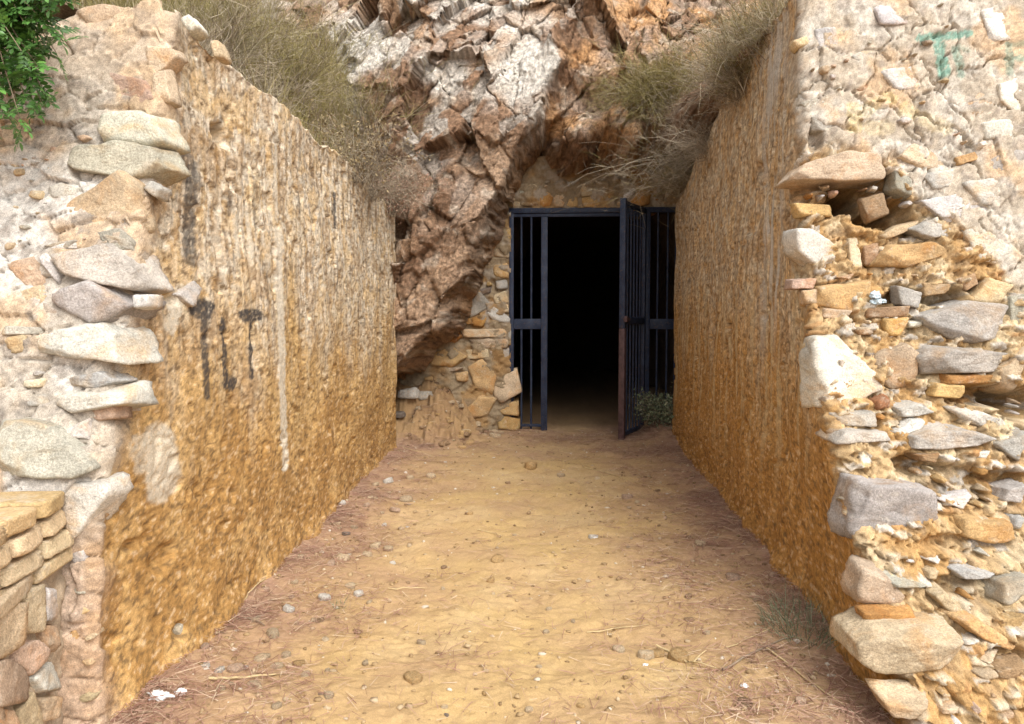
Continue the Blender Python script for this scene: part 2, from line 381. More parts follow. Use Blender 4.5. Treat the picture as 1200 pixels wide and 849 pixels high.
V = [(bend[-1] - 1.5, 26.6, -.2), (bend[-1] + 3, 26.6, -.2), (bend[-1] + 3, 26.6, 4), (bend[-1] - 1.5, 26.6, 4)]
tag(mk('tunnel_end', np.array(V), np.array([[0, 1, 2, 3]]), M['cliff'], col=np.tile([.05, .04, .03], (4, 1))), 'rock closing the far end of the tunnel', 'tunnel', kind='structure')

# ---- hillsides behind the walls
def hill_left_z(x, y):
    p = P3(x, y)
    return np.interp(y, [2.9, 3.2, 3.9, 4.7, 5.6, 6.5, 7.05, 8], [2.55, 2.53, 2.51, 2.52, 2.48, 2.41, 2.34, 2.5]) + .42 * np.maximum(-1.6 - x, 0) + .34 * np.maximum(y - 4.3, 0) * sstep(-1.5, -2.3, x) + .10 * fbm(p * 1.2, 4, 70) * sstep(-1.5, -1.9, x) + .04 * fbm(p * 6, 3, 71) - .05
def hill_right_z(x, y):
    p = P3(x, y)
    return np.interp(y, [3.9, 4.3, 4.9, 5.7, 6.5, 7.2, 7.65], [2.90, 2.87, 2.80, 2.62, 2.58, 2.42, 2.30]) + .5 * np.maximum(x - 1.45, 0) + .50 * np.maximum(y - 5.6, 0) * sstep(1.35, 1.8, x) + .10 * fbm(p * 1.2, 4, 72) * sstep(1.3, 1.8, x) + .04 * fbm(p * 6, 3, 73) - .05
def hill(name, xs, ys, fn, label):
    X, Y = np.meshgrid(xs, ys, indexing='ij'); x, y = X.ravel(), Y.ravel(); z = fn(x, y); p = P3(x, y, z)
    c = cmix(np.tile([.17, .12, .075], (len(x), 1)), (.30, .235, .16), sstep(-.2, .4, fbm(p * 2.5, 4, 74)))
    tag(mk(name, np.stack([x, y, z], -1), gfaces(len(xs), len(ys)), M['hill'], col=c, smooth=True), label, 'hillside', kind='structure')
hill('hillside', np.concatenate([np.linspace(-14, -4.2, 30), np.linspace(-4, -1.52, 90)]), np.linspace(3.06, 11, 190), hill_left_z, 'dry grassy slope rising behind the wall with black marks')
hill('hillside', np.concatenate([np.linspace(1.52, 4, 90), np.linspace(4.2, 14, 30)]), np.linspace(4.12, 11, 170), hill_right_z, 'dry brushy slope rising behind the wall with green letters')

# ================================================================ RETAINING WALLS
def YL(z): return np.interp(z, [-.2, .28, .82, 1.36, 2.21, 2.6], [2.30, 2.31, 2.34, 2.49, 2.80, 2.92])
def YR(z): return np.interp(z, [-.2, .1, .4, .67, 1.22, 1.73, 3.0, 3.4], [2.30, 2.42, 2.78, 3.10, 3.52, 3.74, 3.94, 4.0])
def front_left(x, z): return YL(z) - .07 * np.maximum(XL - x, 0)
def front_right(x, z): return YR(z) - .07 * np.maximum(x - XR, 0)
def on_front(px, py, fn, pr=0.):
    Yg = 3.0
    for _ in range(12):
        q = at_y(px, py, Yg); Yg = .5 * Yg + .5 * (float(fn(q[0], q[2])) - pr)
    return at_y(px, py, Yg)
def strokes(u, v, segs, ku=1.0):
    """mask of brush strokes: list of (u0,v0,u1,v1,width,strength)"""
    m = np.zeros(u.shape); nz = fbm(P3(u * 40 * ku, v * 40), 3, 91); nz2 = fbm(P3(u * 90 * ku, v * 60), 2, 92)
    for u0, v0, u1, v1, wd, st in segs:
        eu, ev = (u1 - u0) * ku, v1 - v0; L2 = eu * eu + ev * ev + 1e-9
        t = np.clip(((u - u0) * ku * eu + (v - v0) * ev) / L2, 0, 1)
        d = np.hypot((u - u0) * ku - t * eu, v - v0 - t * ev)
        m = np.maximum(m, st * sstep(wd * 1.4, wd * .95, d + nz * min(wd, .02) * .5) * np.clip(1. + nz2 * .9, 0, 1))
    return m
def wall_sheet(side, Xin, Yfun, ffun, yend, ztop_in, ztop_front, root, disp, colour, xout):
    s = side                                        # -1 left wall, +1 right wall
    r = .05
    fo = np.abs(warp_axis(0, r, .95, xout, .0058, .35)); fo = np.unique(np.clip(fo, r, xout))[::-1]   # distance outwards from the corner
    arc = np.linspace(0, math.pi / 2, 7)[1:-1]
    ts = [0.]; yk = 2.8
    while yk < yend: 
        d = .0085 * (yk / 2.8) ** 1.25; ts.append(ts[-1] + d); yk += d
    ts = np.array(ts) / ts[-1]
    eo = np.array([.01, .03, .06, .1, .15, .22, .3, .4, .5, .62, .75, .9, 1.1])
    nv = 380; vz = np.linspace(0, 1, nv)
    wt = np.array([.012, .03, .05, .075, .1, .14, .18, .24, .3, .38, .46, .56])
    cols = [('f', d) for d in fo] + [('a', q) for q in arc] + [('i', t) for t in ts] + [('e', d) for d in eo]
    P, NR, UV = [], [], []
    for kind, q in cols:
        if kind == 'f': zt = ztop_front(q)
        elif kind == 'a': zt = ztop_front(0)
        elif kind == 'i': zt = ztop_in(lerp(3.0, yend, q))
        else: zt = ztop_in(yend)
        z = -.25 + vz * (zt + .25); Yc = Yfun(z)
        if kind == 'f':
            x = np.full(nv, Xin + s * q); y = ffun(x, z); n = np.array([0, -1, .12]); inw = np.array([0, 1., 0]); far = max(q - r, 0)
        elif kind == 'a':
            x = Xin + s * r * (1 - math.sin(q)); y = Yc + r * (1 - math.cos(q)); x = np.full(nv, x); n = np.array([-s * math.sin(q), -math.cos(q), .05]); inw = np.array([s * .7, .7, 0]); far = 0
        elif kind == 'i':
            x = np.full(nv, Xin); y = Yc + r + q * (yend - Yc - r); n = np.array([-s, 0, .04]); inw = np.array([s, 0, 0]); far = y[-1] - Yc[-1] - r
        else:
            x = np.full(nv, Xin + s * q); y = np.full(nv, yend + .02); n = np.array([0, 1., 0]); inw = np.array([s * .3, -.9, 0]); far = .05
        p = np.stack([x, y, z], -1); nn = np.tile(n / np.linalg.norm(n), (nv, 1))
        rim = sstep(zt - .05, zt, z)[:, None]; nn = nn * (1 - rim * .6) + np.array([0, 0, 1]) * rim * .6
        ww = wt * min(1, max(far, .02) / wt[-1])
        tp = p[-1] + inw * ww[:, None] + np.array([0, 0, 1.]) * (.012 * np.sqrt(wt / .5))[:, None]
        P.append(np.r_[p, tp]); NR.append(np.r_[nn, np.tile([0, 0, 1.], (len(wt), 1))])
        kk = {'f': 0., 'a': .5, 'i': 1., 'e': 1.}[kind]
        UV.append(np.stack([np.full(nv + len(wt), kk), np.full(nv + len(wt), q), np.r_[z, np.full(len(wt), zt + .05)]], -1))
    P = np.array(P); NR = np.array(NR); UV = np.array(UV); nu, nvv = P.shape[:2]
    P, NR, UV = P.reshape(-1, 3), NR.reshape(-1, 3), UV.reshape(-1, 3)
    NR /= np.linalg.norm(NR, axis=1)[:, None]
    fr = np.where(UV[:, 0] == 0, 1., np.where(UV[:, 0] == .5, .5, 0.))       # 1 on the front face
    # how far along the inner face from the corner
    al = np.where(UV[:, 0] == 1, np.maximum(P[:, 1] - Yfun(P[:, 2]), 0), 0.)
    fr = np.maximum(fr, sstep(.16, .0, al + .10 * fbm(P3(P[:, 0] * 4, P[:, 1] * 4, P[:, 2] * 4), 3, 81)) * .9)
    D = disp(P, fr, al); C_ = colour(P, fr, al, D)
    return mk('wall_core', P + NR * D[:, None], gfaces(nu, nvv, flip=(s > 0)), M['clay'], root, col=C_)

def chip(P, sc, seed, ax=1):
    h, e, r = facet(P[:, ax] * sc, P[:, 2] * sc * .8, seed, 1.3); return h, e, r
def inner_relief(P, streak_amt, seed):
    y, z = P[:, 1], P[:, 2]; q = P3(y, z)
    up = sstep(.9, 2.2, z + .3 * fbm(q * 1.5, 3, seed))
    d = .040 * fbm(q * 1.1, 3, seed + 1) + .007 * fbm(q * 5, 3, seed + 2)
    d = d + up * streak_amt * fbm(P3(y * 22, z * 1.5), 4, seed + 3, .6) * sstep(2.5, 2.25, z)
    d = d + (.008 - .003 * up) * trif(y * 5, z * 3.5, 4, seed + 4, .45) + (.0018 + .0006 * up) * trif(y * 28, z * (52 - 26 * up), 3, seed + 5, .7)
    h, e, r = facet(y * 9 + .5 * tri(y * 14, z * 26, 2), z * 16 + .5 * tri(y * 14, z * 26, 3), seed + 30, 1.2); pz = fbm(q * 1.8, 2, seed + 31)
    d = d - .018 * ((r > .965 - .10 * pz) & (e > .12))
    h, e, r = facet(y * 22, z * 42, seed + 32, 1.2); d = d - .008 * ((r > .95 - .08 * pz) & (e > .1))
    d = d - .015 * sstep(.40, .55, fbm(P3(y * 9, z * 7), 2, seed + 7))           # pits
    d = d * .72 + .06 * sstep(.30, .0, z + .1 * fbm(q * 4, 2, seed + 8))               # foot
    return d, up
def inner_colour(P, up, seed, low, mid, top_):
    y, z = P[:, 1], P[:, 2]; q = P3(y, z)
    c = cmix(np.tile(low, (len(y), 1)), mid, sstep(.35, 1.5, z + .7 * fbm(q * 1.3, 4, seed)))
    c = cmix(c, top_, sstep(.95, 1.8, z + .55 * fbm(P3(y * 3.2, z * 1.1), 4, seed + 1)))
    c = cmix(c, (.52, .42, .28), sstep(.16, .45, fbm(P3(y * 16, z * 2.2), 4, seed + 2)) * sstep(.6, 1.6, z) * .8)
    c = cmix(c, (.20, .13, .075), sstep(.22, .5, fbm(P3(y * 20, z * 2.4), 4, seed + 3)) * sstep(.7, 1.5, z) * .6)
    c = cmix(c, np.array(low) * .72, sstep(.2, .5, fbm(q * 14, 4, seed + 4)) * .5)
    c = cmix(c, np.clip(np.array(mid) * 1.25, 0, .7), sstep(.22, .5, fbm(q * 25, 4, seed + 5)) * .4)
    s1 = fbm(P3(y * 55, z * 3.2), 4, seed + 40, .65); c = c * np.clip(1 + .55 * s1 * sstep(.5, 1.7, z), .6, 1.5)[:, None]
    pt = fbm(P3(y * 5, z * 4), 4, seed + 41, .6); c = cmix(c, np.array(low) * .85, sstep(.1, .35, pt) * .45); c = cmix(c, np.clip(np.array(mid) * 1.2, 0, .62), sstep(-.1, -.4, pt) * .5)
    g1 = fbm(P3(y * 17 + .5 * z, z * 30), 4, seed + 6, .75); g2 = fbm(P3(y * 45, z * 80), 2, seed + 7)
    c = c * np.clip(1 + .34 * g1 + .45 * g2, .55, 1.5)[:, None]
    c = cmix(c, (.60, .50, .36), sstep(.5, .7, g1 + .5 * g2) * .45); c = cmix(c, (.15, .09, .045), sstep(-.40, -.58, g1 + .5 * g2) * .6)
    return c
# ---------- the left wall: black marks, white streak
wall_left = empty('retaining_wall', (XL - .3, 4.6, .1), 'ochre clay and rubble retaining wall with black drip marks and a white streak', 'wall')
wall_left.location = (0, 0, 0)
def yz(px, py): q = at_x(px, py, XL); return q[1], q[2]
def seg_i(L, X=XL):
    o = []
    for x0, y0, x1, y1, wd, st in L:
        a_, b_ = at_x(x0, y0, X), at_x(x1, y1, X); o.append((a_[1], a_[2], b_[1], b_[2], wd, st))
    return o
TAR = seg_i([(236,363,242,362,.035,1),(228,362,247,360,.022,1),(238,365,240,465,.012,.95),(261,375,264,452,.012,1),(266,449,270,449,.026,1),(284,370,300,370,.026,1),(291,378,292,442,.011,1),
             (220,190,226,212,.036,.7),(225,200,226,305,.022,.8),(396,228,394,266,.012,.95),(404,228,404,262,.008,.9),(412,225,412,250,.006,.7),(386,240,387,300,.006,.5),(420,235,420,264,.006,.6),(350,225,351,250,.007,.5),(376,215,377,240,.006,.5),(433,238,433,262,.006,.5),(366,300,367,340,.006,.35),(394,300,394,350,.007,.4),(300,240,301,268,.008,.5),(312,320,312,352,.006,.4),(273,225,272,250,.010,.6)])
WHITE = seg_i([(325,270,329,400,.020,.8),(329,400,334,545,.026,.9),(322,150,325,260,.010,.55),(255,270,262,330,.014,.5),(292,250,296,300,.010,.7),(278,260,280,300,.01,.6),(183,515,195,570,.05,.85),(160,520,170,545,.025,.6),(214,340,200,385,.02,.8)])
HOLES_L = [(*yz(262, 158), .045, .09), (*yz(205, 352), .03, .05), (*yz(160, 640), .02, .03), (*yz(196, 655), .05, .05), (*yz(205, 740), .03, .04)]
def disp_left(P, fr, al):
    d, up = inner_relief(P, .007, 101)
    for hy, hz, rr, dp in HOLES_L:
        d = d - (1 - fr) * dp * sstep(rr * 1.3, rr * .5, np.hypot((P[:, 1] - hy) * .6, P[:, 2] - hz) + .02 * fbm(P * 14, 2, 8))
    x, z = P[:, 0], P[:, 2]; q = P3(x, P[:, 1] * .5, z)
    h, e, r = facet(x * 7 + .5 * tri(x * 9, z * 9, 1), z * 9 + P[:, 1] * 5, 131, 1.4); f = .020 * h - .018 * sstep(.06, .01, e)
    f = f + .014 * trif(x * 12, z * 12 + P[:, 1] * 8, 3, 132, .55) + .006 * trif(x * 42, z * 50 + P[:, 1] * 30, 2, 133, .6)
    f = f + .02 * fbm(q * 2.4, 3, 134) + .003 * fbm(q * 30, 2, 135)
    plas = sstep(2.15, 2.4, z)
    f = f * (1 - .45 * plas)
    return lerp(d, f, fr)
def col_left(P, fr, al, D):
    up = 0
    c = inner_colour(P, up, 141, (.36, .20, .066), (.44, .285, .12), (.55, .475, .37))
    m = strokes(P[:, 1], P[:, 2], WHITE, .5) * (fr < .4); c = cmix(c, (.58, .52, .42), m)
    m = strokes(P[:, 1], P[:, 2], TAR, .5) * (fr < .4); c = cmix(c, (.035, .033, .036), m * .93)
    x, z = P[:, 0], P[:, 2]; q = P3(x, P[:, 1] * .5, z)
    f = cmix(np.tile([.40, .35, .29], (len(x), 1)), (.49, .455, .41), sstep(-.1, .4, fbm(q * 5, 4, 142)))
    f = cmix(f, (.42, .29, .17), sstep(.05, .45, fbm(q * 3.1, 4, 143)) * .75)
    f = cmix(f, (.24, .21, .18), sstep(.15, .45, fbm(q * 13, 4, 144)) * .75)
    f = cmix(f, (.45, .30, .20), sstep(1.0, .5, z) * .6)
    f = cmix(f, (.47, .34, .22), sstep(2.2, 2.5, z) * .5)
    h, e, r = facet(x * 34, z * 40 + P[:, 1] * 30, 271); f = f * (.84 + .32 * r)[:, None]
    h, e, r = facet(x * 85, z * 95 + P[:, 1] * 70, 272); f = f * (.84 + .32 * r)[:, None]
    return c * (1 - fr[:, None]) + f * fr[:, None]
ztl = lambda y: float(np.interp(y, [2.9, 3.2, 3.9, 4.7, 5.6, 6.5, 7.05], [2.60, 2.57, 2.55, 2.56, 2.52, 2.45, 2.38])) + .045 * float(fbm(np.array([[y * 2.3, 3.3, 1.7]]), 4, 5, .6)[0])
ztlf = lambda q: 2.60 + .03 * math.sin(q * 11) + .02 * math.sin(q * 23) + .02 * q
wall_sheet(-1, XL, YL, front_left, 7.0, ztl, ztlf, wall_left, disp_left, col_left, 5.0)

# ---------- the right wall: broken front, green letters
wall_right = empty('retaining_wall', (0, 0, 0), 'crumbling rubble and clay retaining wall with faint green letters on its front', 'wall')
def fR(px, py): q = on_front(px, py, front_right); return q[0], q[2]
CAV = [(975,222,46,30,.30),(1020,232,40,34,.26),(1052,255,24,26,.16),(1065,345,26,10,.10),(1110,345,26,11,.14),(1150,340,20,12,.10),(1165,462,44,13,.20),(1195,475,20,16,.2),(1040,352,10,8,.08),(1060,462,60,10,.06),(1120,565,60,16,.07),(1150,640,50,10,.07),(1055,735,40,8,.06),(1150,690,50,10,.06),(955,160,10,18,.06),(1185,775,24,8,.07),(1085,545,30,10,.08),(1180,560,20,10,.08)]
CAVW = []
for a_, b_, rx, ry, dp in CAV:
    X0, Z0 = fR(a_, b_); CAVW.append((X0, Z0, rx * 3.6 / 900, ry * 3.6 / 900, dp))
BRK = np.array([fR(a_, b_) for a_, b_ in [(930,168),(960,175),(1050,185),(1080,240),(1130,262),(1160,300),(1199,345),(1240,360),(1400,350)]])
def front_seg(L):
    o = []
    for x0, y0, x1, y1, wd, st in L: a_, b_ = fR(x0, y0), fR(x1, y1); o.append((*a_, *b_, wd, st))
    return o
GREEN = front_seg([(1078,46,1136,38,.017,.95),(1101,54,1107,84,.022,.95),(1120,58,1128,86,.016,.6),(1124,54,1136,60,.01,.35),(1182,52,1184,84,.015,.55),(1182,70,1204,68,.014,.65),(1184,54,1204,50,.010,.4)])
YELL = front_seg([(1000,128,1002,148,.03,.6),(1015,130,1025,122,.03,.45),(1040,112,1045,118,.02,.5),(1062,128,1070,132,.03,.5),(1085,140,1110,150,.03,.35),(1020,150,1040,150,.03,.3)])
def broken(x, z): return sstep(.05, -.05, z - np.interp(x, BRK[:, 0], BRK[:, 1]) + .05 * fbm(P3(x * 7, z * 7), 3, 150))
def disp_right(P, fr, al):
    d, up = inner_relief(P, .012, 201)
    for hy, hz, rr, dp in [(*at_x(855, 385, XR)[1:], .05, .08), (*at_x(850, 410, XR)[1:], .03, .05), (*at_x(890, 200, XR)[1:], .04, .05)]:
        d = d - (1 - fr) * dp * sstep(rr * 1.3, rr * .5, np.hypot((P[:, 1] - hy) * .6, P[:, 2] - hz) + .02 * fbm(P * 14, 2, 8))
    x, z = P[:, 0], P[:, 2]; q = P3(x, P[:, 1] * .5, z); br = broken(x, z)
    wx, wz = .6 * fbm(q * 4, 3, 1), .6 * fbm(q * 4, 3, 2)
    h, e, r = facet(x * 8 + .5 * tri(x * 9, z * 9, 1), z * 11 + P[:, 1] * 5 + .5 * tri(x * 9, z * 9, 2), 231, 1.6); big = .035 * h - .018 * sstep(.08, 0, e)
    h, e, r = facet(x * 19 + .3 * tri(x * 30, z * 30, 4), z * 29 + P[:, 1] * 12, 232, 1.6); med = .026 * h * (r > .45) + .012 * (r > .6) - .014 * sstep(.12, .02, e)
    h, e, r = facet(x * 48, z * 66 + P[:, 1] * 30, 242, 1.5); med = med + .008 * h - .006 * sstep(.12, .02, e)
    rough = -.012 + big + med + .020 * trif(x * 11, z * 15 + P[:, 1] * 6, 3, 233, .6) + .010 * trif(x * 40, z * 50 + P[:, 1] * 30, 2, 235, .6) + .04 * fbm(q * 2.2, 3, 234)
    h, e, r = facet(x * 4.6 + .9 * wx, z * 5.5 + .9 * wz, 236, 1.0); crack = sstep(.045, .01, e) * sstep(-.25, .1, fbm(q * 2.2, 2, 9))
    h2, e2, r2 = facet(x * 13 + .7 * wx, z * 15 + .7 * wz, 237, 1.2); cr2 = sstep(.07, .02, e2) * sstep(-.1, .2, fbm(q * 5, 2, 10))
    plast = .014 * h - .030 * crack + .007 * h2 - .014 * cr2 + .010 * fbm(q * 3, 3, 238) + .006 * trif(x * 16, z * 18, 3, 239, .6) + .003 * fbm(q * 45, 2, 240)
    f = lerp(plast, rough, br)
    for X0, Z0, rx, rz, dp in CAVW:
        rr = np.hypot((x - X0) / rx, (z - Z0) / rz) + .35 * fbm(q * 9, 3, 241)
        f = f - dp * sstep(1.1, .65, rr)
    return lerp(d, f, fr)
def col_right(P, fr, al, D):
    c = inner_colour(P, 0, 251, (.36, .185, .05), (.38, .215, .075), (.42, .335, .235))
    y, z = P[:, 1], P[:, 2]
    m = sstep(.9, .1, np.abs(y - (4.35 + .25 * fbm(P3(z * 2, 0 * z), 3, 7))) / .42) * sstep(.9, 1.8, z + .3 * fbm(P3(y * 4, z), 2, 8)) * sstep(-.15, .3, fbm(P3(y * 14, z * 1.6), 4, 252))
    c = cmix(c, (.46, .42, .37), m * .8)
    m = sstep(.10, .35, fbm(P3(y * 11, z * .8), 3, 253)) * sstep(.3, 1.0, z) * sstep(1.9, 1.2, z); c = cmix(c, (.50, .40, .24), m * .5)
    x = P[:, 0]; q = P3(x, y * .5, z); br = broken(x, z)
    f = cmix(np.tile([.41, .35, .275], (len(x), 1)), (.49, .445, .38), sstep(-.15, .35, fbm(q * 6, 4, 254)))
    f = cmix(f, (.30, .255, .215), sstep(.15, .5, fbm(q * 17, 4, 255)) * .6)
    f = cmix(f, (.50, .33, .18), sstep(.1, .45, fbm(q * 3.5, 4, 256)) * .6)
    b_ = cmix(np.tile([.43, .30, .16], (len(x), 1)), (.52, .41, .26), sstep(-.15, .35, fbm(q * 7, 4, 257)))
    b_ = cmix(b_, (.40, .23, .085), sstep(.0, .4, fbm(q * 4.4, 4, 258)) * .75)
    b_ = cmix(b_, (.28, .19, .11), sstep(.15, .5, fbm(q * 12, 4, 259)) * .6)
    h, e, r = facet(x * 19 + .3 * tri(x * 30, z * 30, 4), z * 29 + P[:, 1] * 12, 232, 1.6); r2 = (r * 7.13) % 1
    for lo, hi, cc_ in ((.0, .3, (.50, .42, .31)), (.3, .5, (.40, .37, .33)), (.5, .7, (.42, .29, .15)), (.7, .8, (.33, .18, .075)), (.8, .9, (.58, .53, .46))): b_ = cmix(b_, cc_, ((r > .6) & (r2 >= lo) & (r2 < hi) & (e > .1)) * .8)
    f = f * (1 - br[:, None]) + b_ * br[:, None]
    mm = (fr > .4)
    f = cmix(f, (.16, .30, .24), strokes(x, z, GREEN) * mm * .95); f = cmix(f, (.60, .46, .16), strokes(x, z, YELL) * mm * .6)
    h, e, r = facet(x * 34, z * 40 + P[:, 1] * 30, 271); f = f * (.84 + .32 * r)[:, None]
    h, e, r = facet(x * 85, z * 95 + P[:, 1] * 70, 272); f = f * (.84 + .32 * r)[:, None]
    return c * (1 - fr[:, None]) + f * fr[:, None]
ztr = lambda y: float(np.interp(y, [3.9, 4.3, 4.9, 5.7, 6.5, 7.2, 7.65], [3.06, 3.03, 2.98, 2.82, 2.78, 2.62, 2.5])) + .06 * float(fbm(np.array([[y * 2.3, 8.3, 4.7]]), 4, 5, .6)[0])
ztrf = lambda q: 3.08 + .22 * q + .03 * math.sin(q * 9)
wall_sheet(1, XR, YR, front_right, 7.65, ztr, ztrf, wall_right, disp_right, col_right, 5.0)
# ================================================================ STONES
def ico(k):
    bm = bmesh.new(); bmesh.ops.create_icosphere(bm, subdivisions=k, radius=1)
    v = np.array([q.co[:] for q in bm.verts]); f = np.array([[q.index for q in t.verts] for t in bm.faces]); bm.free()
    return v / np.linalg.norm(v, axis=1)[:, None], f
ICO = {k: ico(k) for k in (2, 3, 4, 5)}
def hull2(pts):
    pts = sorted(map(tuple, pts))
    def half(ps):
        o = []
        for q in ps:
            while len(o) > 1 and (o[-1][0]-o[-2][0])*(q[1]-o[-2][1]) - (o[-1][1]-o[-2][1])*(q[0]-o[-2][0]) <= 0: o.pop()
            o.append(q)
        return o
    a, b = half(pts), half(pts[::-1]); return np.array(a[:-1] + b[:-1])
def stone_verts(poly, prot, back, rng, sub, soft=60, rough=1.0, chips=None, bev=(.0, .20)):
    """angular stone: outline poly (u,w) on the wall's face, sticking out by prot; planes cut it, noise weathers it"""
    poly = hull2(poly); n = len(poly); ext = np.maximum((poly.max(0) - poly.min(0)) / 2, .004)
    pl = []
    for i in range(n):
        e = poly[(i + 1) % n] - poly[i]; L = np.hypot(*e)
        if L < 1e-5: continue
        nn = np.array([e[1], -e[0]]) / L; t = rng.uniform(*bev); c = max(nn @ poly[i], .002)
        pl.append((nn[0] * math.cos(t), nn[1] * math.cos(t), math.sin(t), c * math.cos(t)))
    fz = np.array([rng.uniform(-.18, .18), rng.uniform(-.05, .35), 1]); fz /= np.linalg.norm(fz)
    pl.append((*fz, prot * fz[2])); pl.append((0, 0, -1, back))
    for _ in range(rng.randint(2, 4) if chips is None else chips):
        az = rng.uniform(0, 6.28); t = rng.uniform(.45, 1.15)
        nn = np.array([math.cos(az) * math.cos(t), math.sin(az) * math.cos(t), math.sin(t)])
        s = (poly @ nn[:2]).max() + prot * nn[2]; pl.append((*nn, s * rng.uniform(.74, .93)))
    pl = np.array(pl); d, f = ICO[sub]
    q = d * np.array([ext[0], ext[1], max(prot, back) * .8])
    r = (np.maximum(q @ pl[:, :3].T / pl[:, 3], 0) ** soft).sum(1) ** (-1 / soft)
    v = q * r[:, None]
    s = float(np.mean(ext)); o = rng.uniform(0, 99)
    nr = v / (np.linalg.norm(v, axis=1)[:, None] + 1e-9)
    if sub > 2:
        k = fbm(v / s * 1.2 + o, 2, 7) * .05 * s
        A_, B_ = v[:, 0] / s + .6 * v[:, 2] / s + o, v[:, 1] / s * 1.6 + .5 * v[:, 2] / s
        fh = (trif(A_ * 1.5, B_ * 1.8, 3, 9, .45) * .09 - np.abs(trif(A_ * 2.6 + 9, B_ * 4.4, 2, 13)) * .06) * s
        v = v + nr * ((k + fh) * rough)[:, None]
    else: v = v + nr * (fbm(v / s + o, 2, 7) * .18 * s)[:, None]
    return v, f
STN = {'grey': (.39, .36, .31), 'white': (.55, .52, .47), 'tan': (.48, .375, .25), 'ochre': (.45, .30, .14), 'orange': (.40, .215, .075), 'brown': (.30, .20, .115), 'dark': (.19, .155, .13), 'blue': (.355, .35, .335), 'red': (.36, .17, .085), 'pink': (.46, .33, .24), 'darkbrown': (.145, .092, .058)}
UX, UZ, UD = Vector((1, 0, 0)), Vector((0, 0, 1)), Vector((0, -1, 0))
FRAME = Matrix((UX, UZ, UD)).transposed().to_4x4()
PR = .42
def place_stone(parent, poly, Yat, prot, colr, seed, name='stone', back=None, frame=FRAME, sub=None, px=270, origin=None, **kw):
    """poly: (x,z) points on a face that looks towards -Y; Yat: depth of the face there"""
    rng = random.Random(seed); poly = np.array(poly); c = (poly.min(0) + poly.max(0)) / 2
    size = (poly.max(0) - poly.min(0)).max() * px
    if sub is None: sub = 5 if size > 85 else 4 if size > 26 else 3
    v, f = stone_verts(poly - c, prot * PR, back or max(.06, prot), rng, sub, **kw)
    me_o = mk(name, v, f, M['stone'], parent)
    t = origin if origin is not None else Vector((c[0], Yat, c[1]))
    me_o.matrix_basis = Matrix.Translation(t) @ frame
    b = STN[colr]; j = rng.uniform(.86, 1.14); me_o.color = (b[0] * j, b[1] * j * rng.uniform(.97, 1.03), b[2] * j * rng.uniform(.92, 1.08), 1)
    return me_o
def traced(parent, crop, items, fn, seed0, **kw):
    ox, oy, sc = crop; polys = []
    for k, (pts, prot, colr) in enumerate(items):
        w = np.array([on_front(ox + a / sc, oy + b / sc, fn, prot * .4)[[0, 2]] for a, b in pts])
        c = w.mean(0); w = c + (w - c) * 1.13; place_stone(parent, w, float(fn(c[0], c[1])) + .02, prot, colr, seed0 + k, **kw); polys.append(w)
    return polys
# ---------- right wall front
cA, cB, cC, cD = (900, 0, 3.267), (900, 160, 3.267), (920, 380, 3.536), (920, 600, 3.41)
done = traced(wall_right, cA, [
 ([(325,215),(370,192),(480,195),(485,225),(430,245),(340,235)], .03, 'white'), ([(515,600),(570,550),(690,605),(680,640),(590,645)], .045, 'tan'),
 ([(730,600),(800,580),(820,605),(740,630)], .05, 'ochre'), ([(845,630),(920,575),(990,580),(990,630),(890,660)], .04, 'grey'),
 ([(755,320),(880,370),(890,400),(830,440),(760,430)], .022, 'tan'), ([(930,10),(990,10),(990,70),(935,40)], .025, 'white'),
 ([(160,625),(330,582),(470,590),(492,640),(430,680),(300,690),(105,682)], .15, 'tan'), ([(500,650),(560,680),(560,750),(490,720)], .07, 'grey'),
 ([(140,390),(180,370),(222,385),(215,415),(160,420)], .05, 'grey'), ([(170,445),(215,430),(255,470),(240,500),(180,495)], .06, 'grey'), ([(105,150),(150,135),(170,165),(120,172)], .04, 'tan'),
 ([(895,320),(990,290),(990,440),(900,380)], .055, 'white'), ([(210,400),(290,380),(330,440),(240,470)], .05, 'white'), ([(440,270),(560,250),(600,330),(500,340)], .055, 'white'),
 ([(600,665),(700,650),(770,700),(640,720)], .05, 'white'), ([(830,40),(900,20),(950,140),(860,150)], .055, 'white'), ([(600,770),(760,740),(860,800),(700,849)], .05, 'white'), ([(190,110),(260,100),(280,170),(200,180)], .05, 'white'), ([(820,470),(950,450),(960,520),(840,530)], .05, 'white'), ([(420,20),(560,15),(580,80),(440,90)], .05, 'white'), ([(760,700),(900,680),(950,760),(820,790)], .05, 'white'),
 ([(280,115),(320,105),(360,125),(330,140)], .025, 'grey'), ([(310,305),(370,300),(420,330),(360,345)], .02, 'pink')], front_right, 1000)
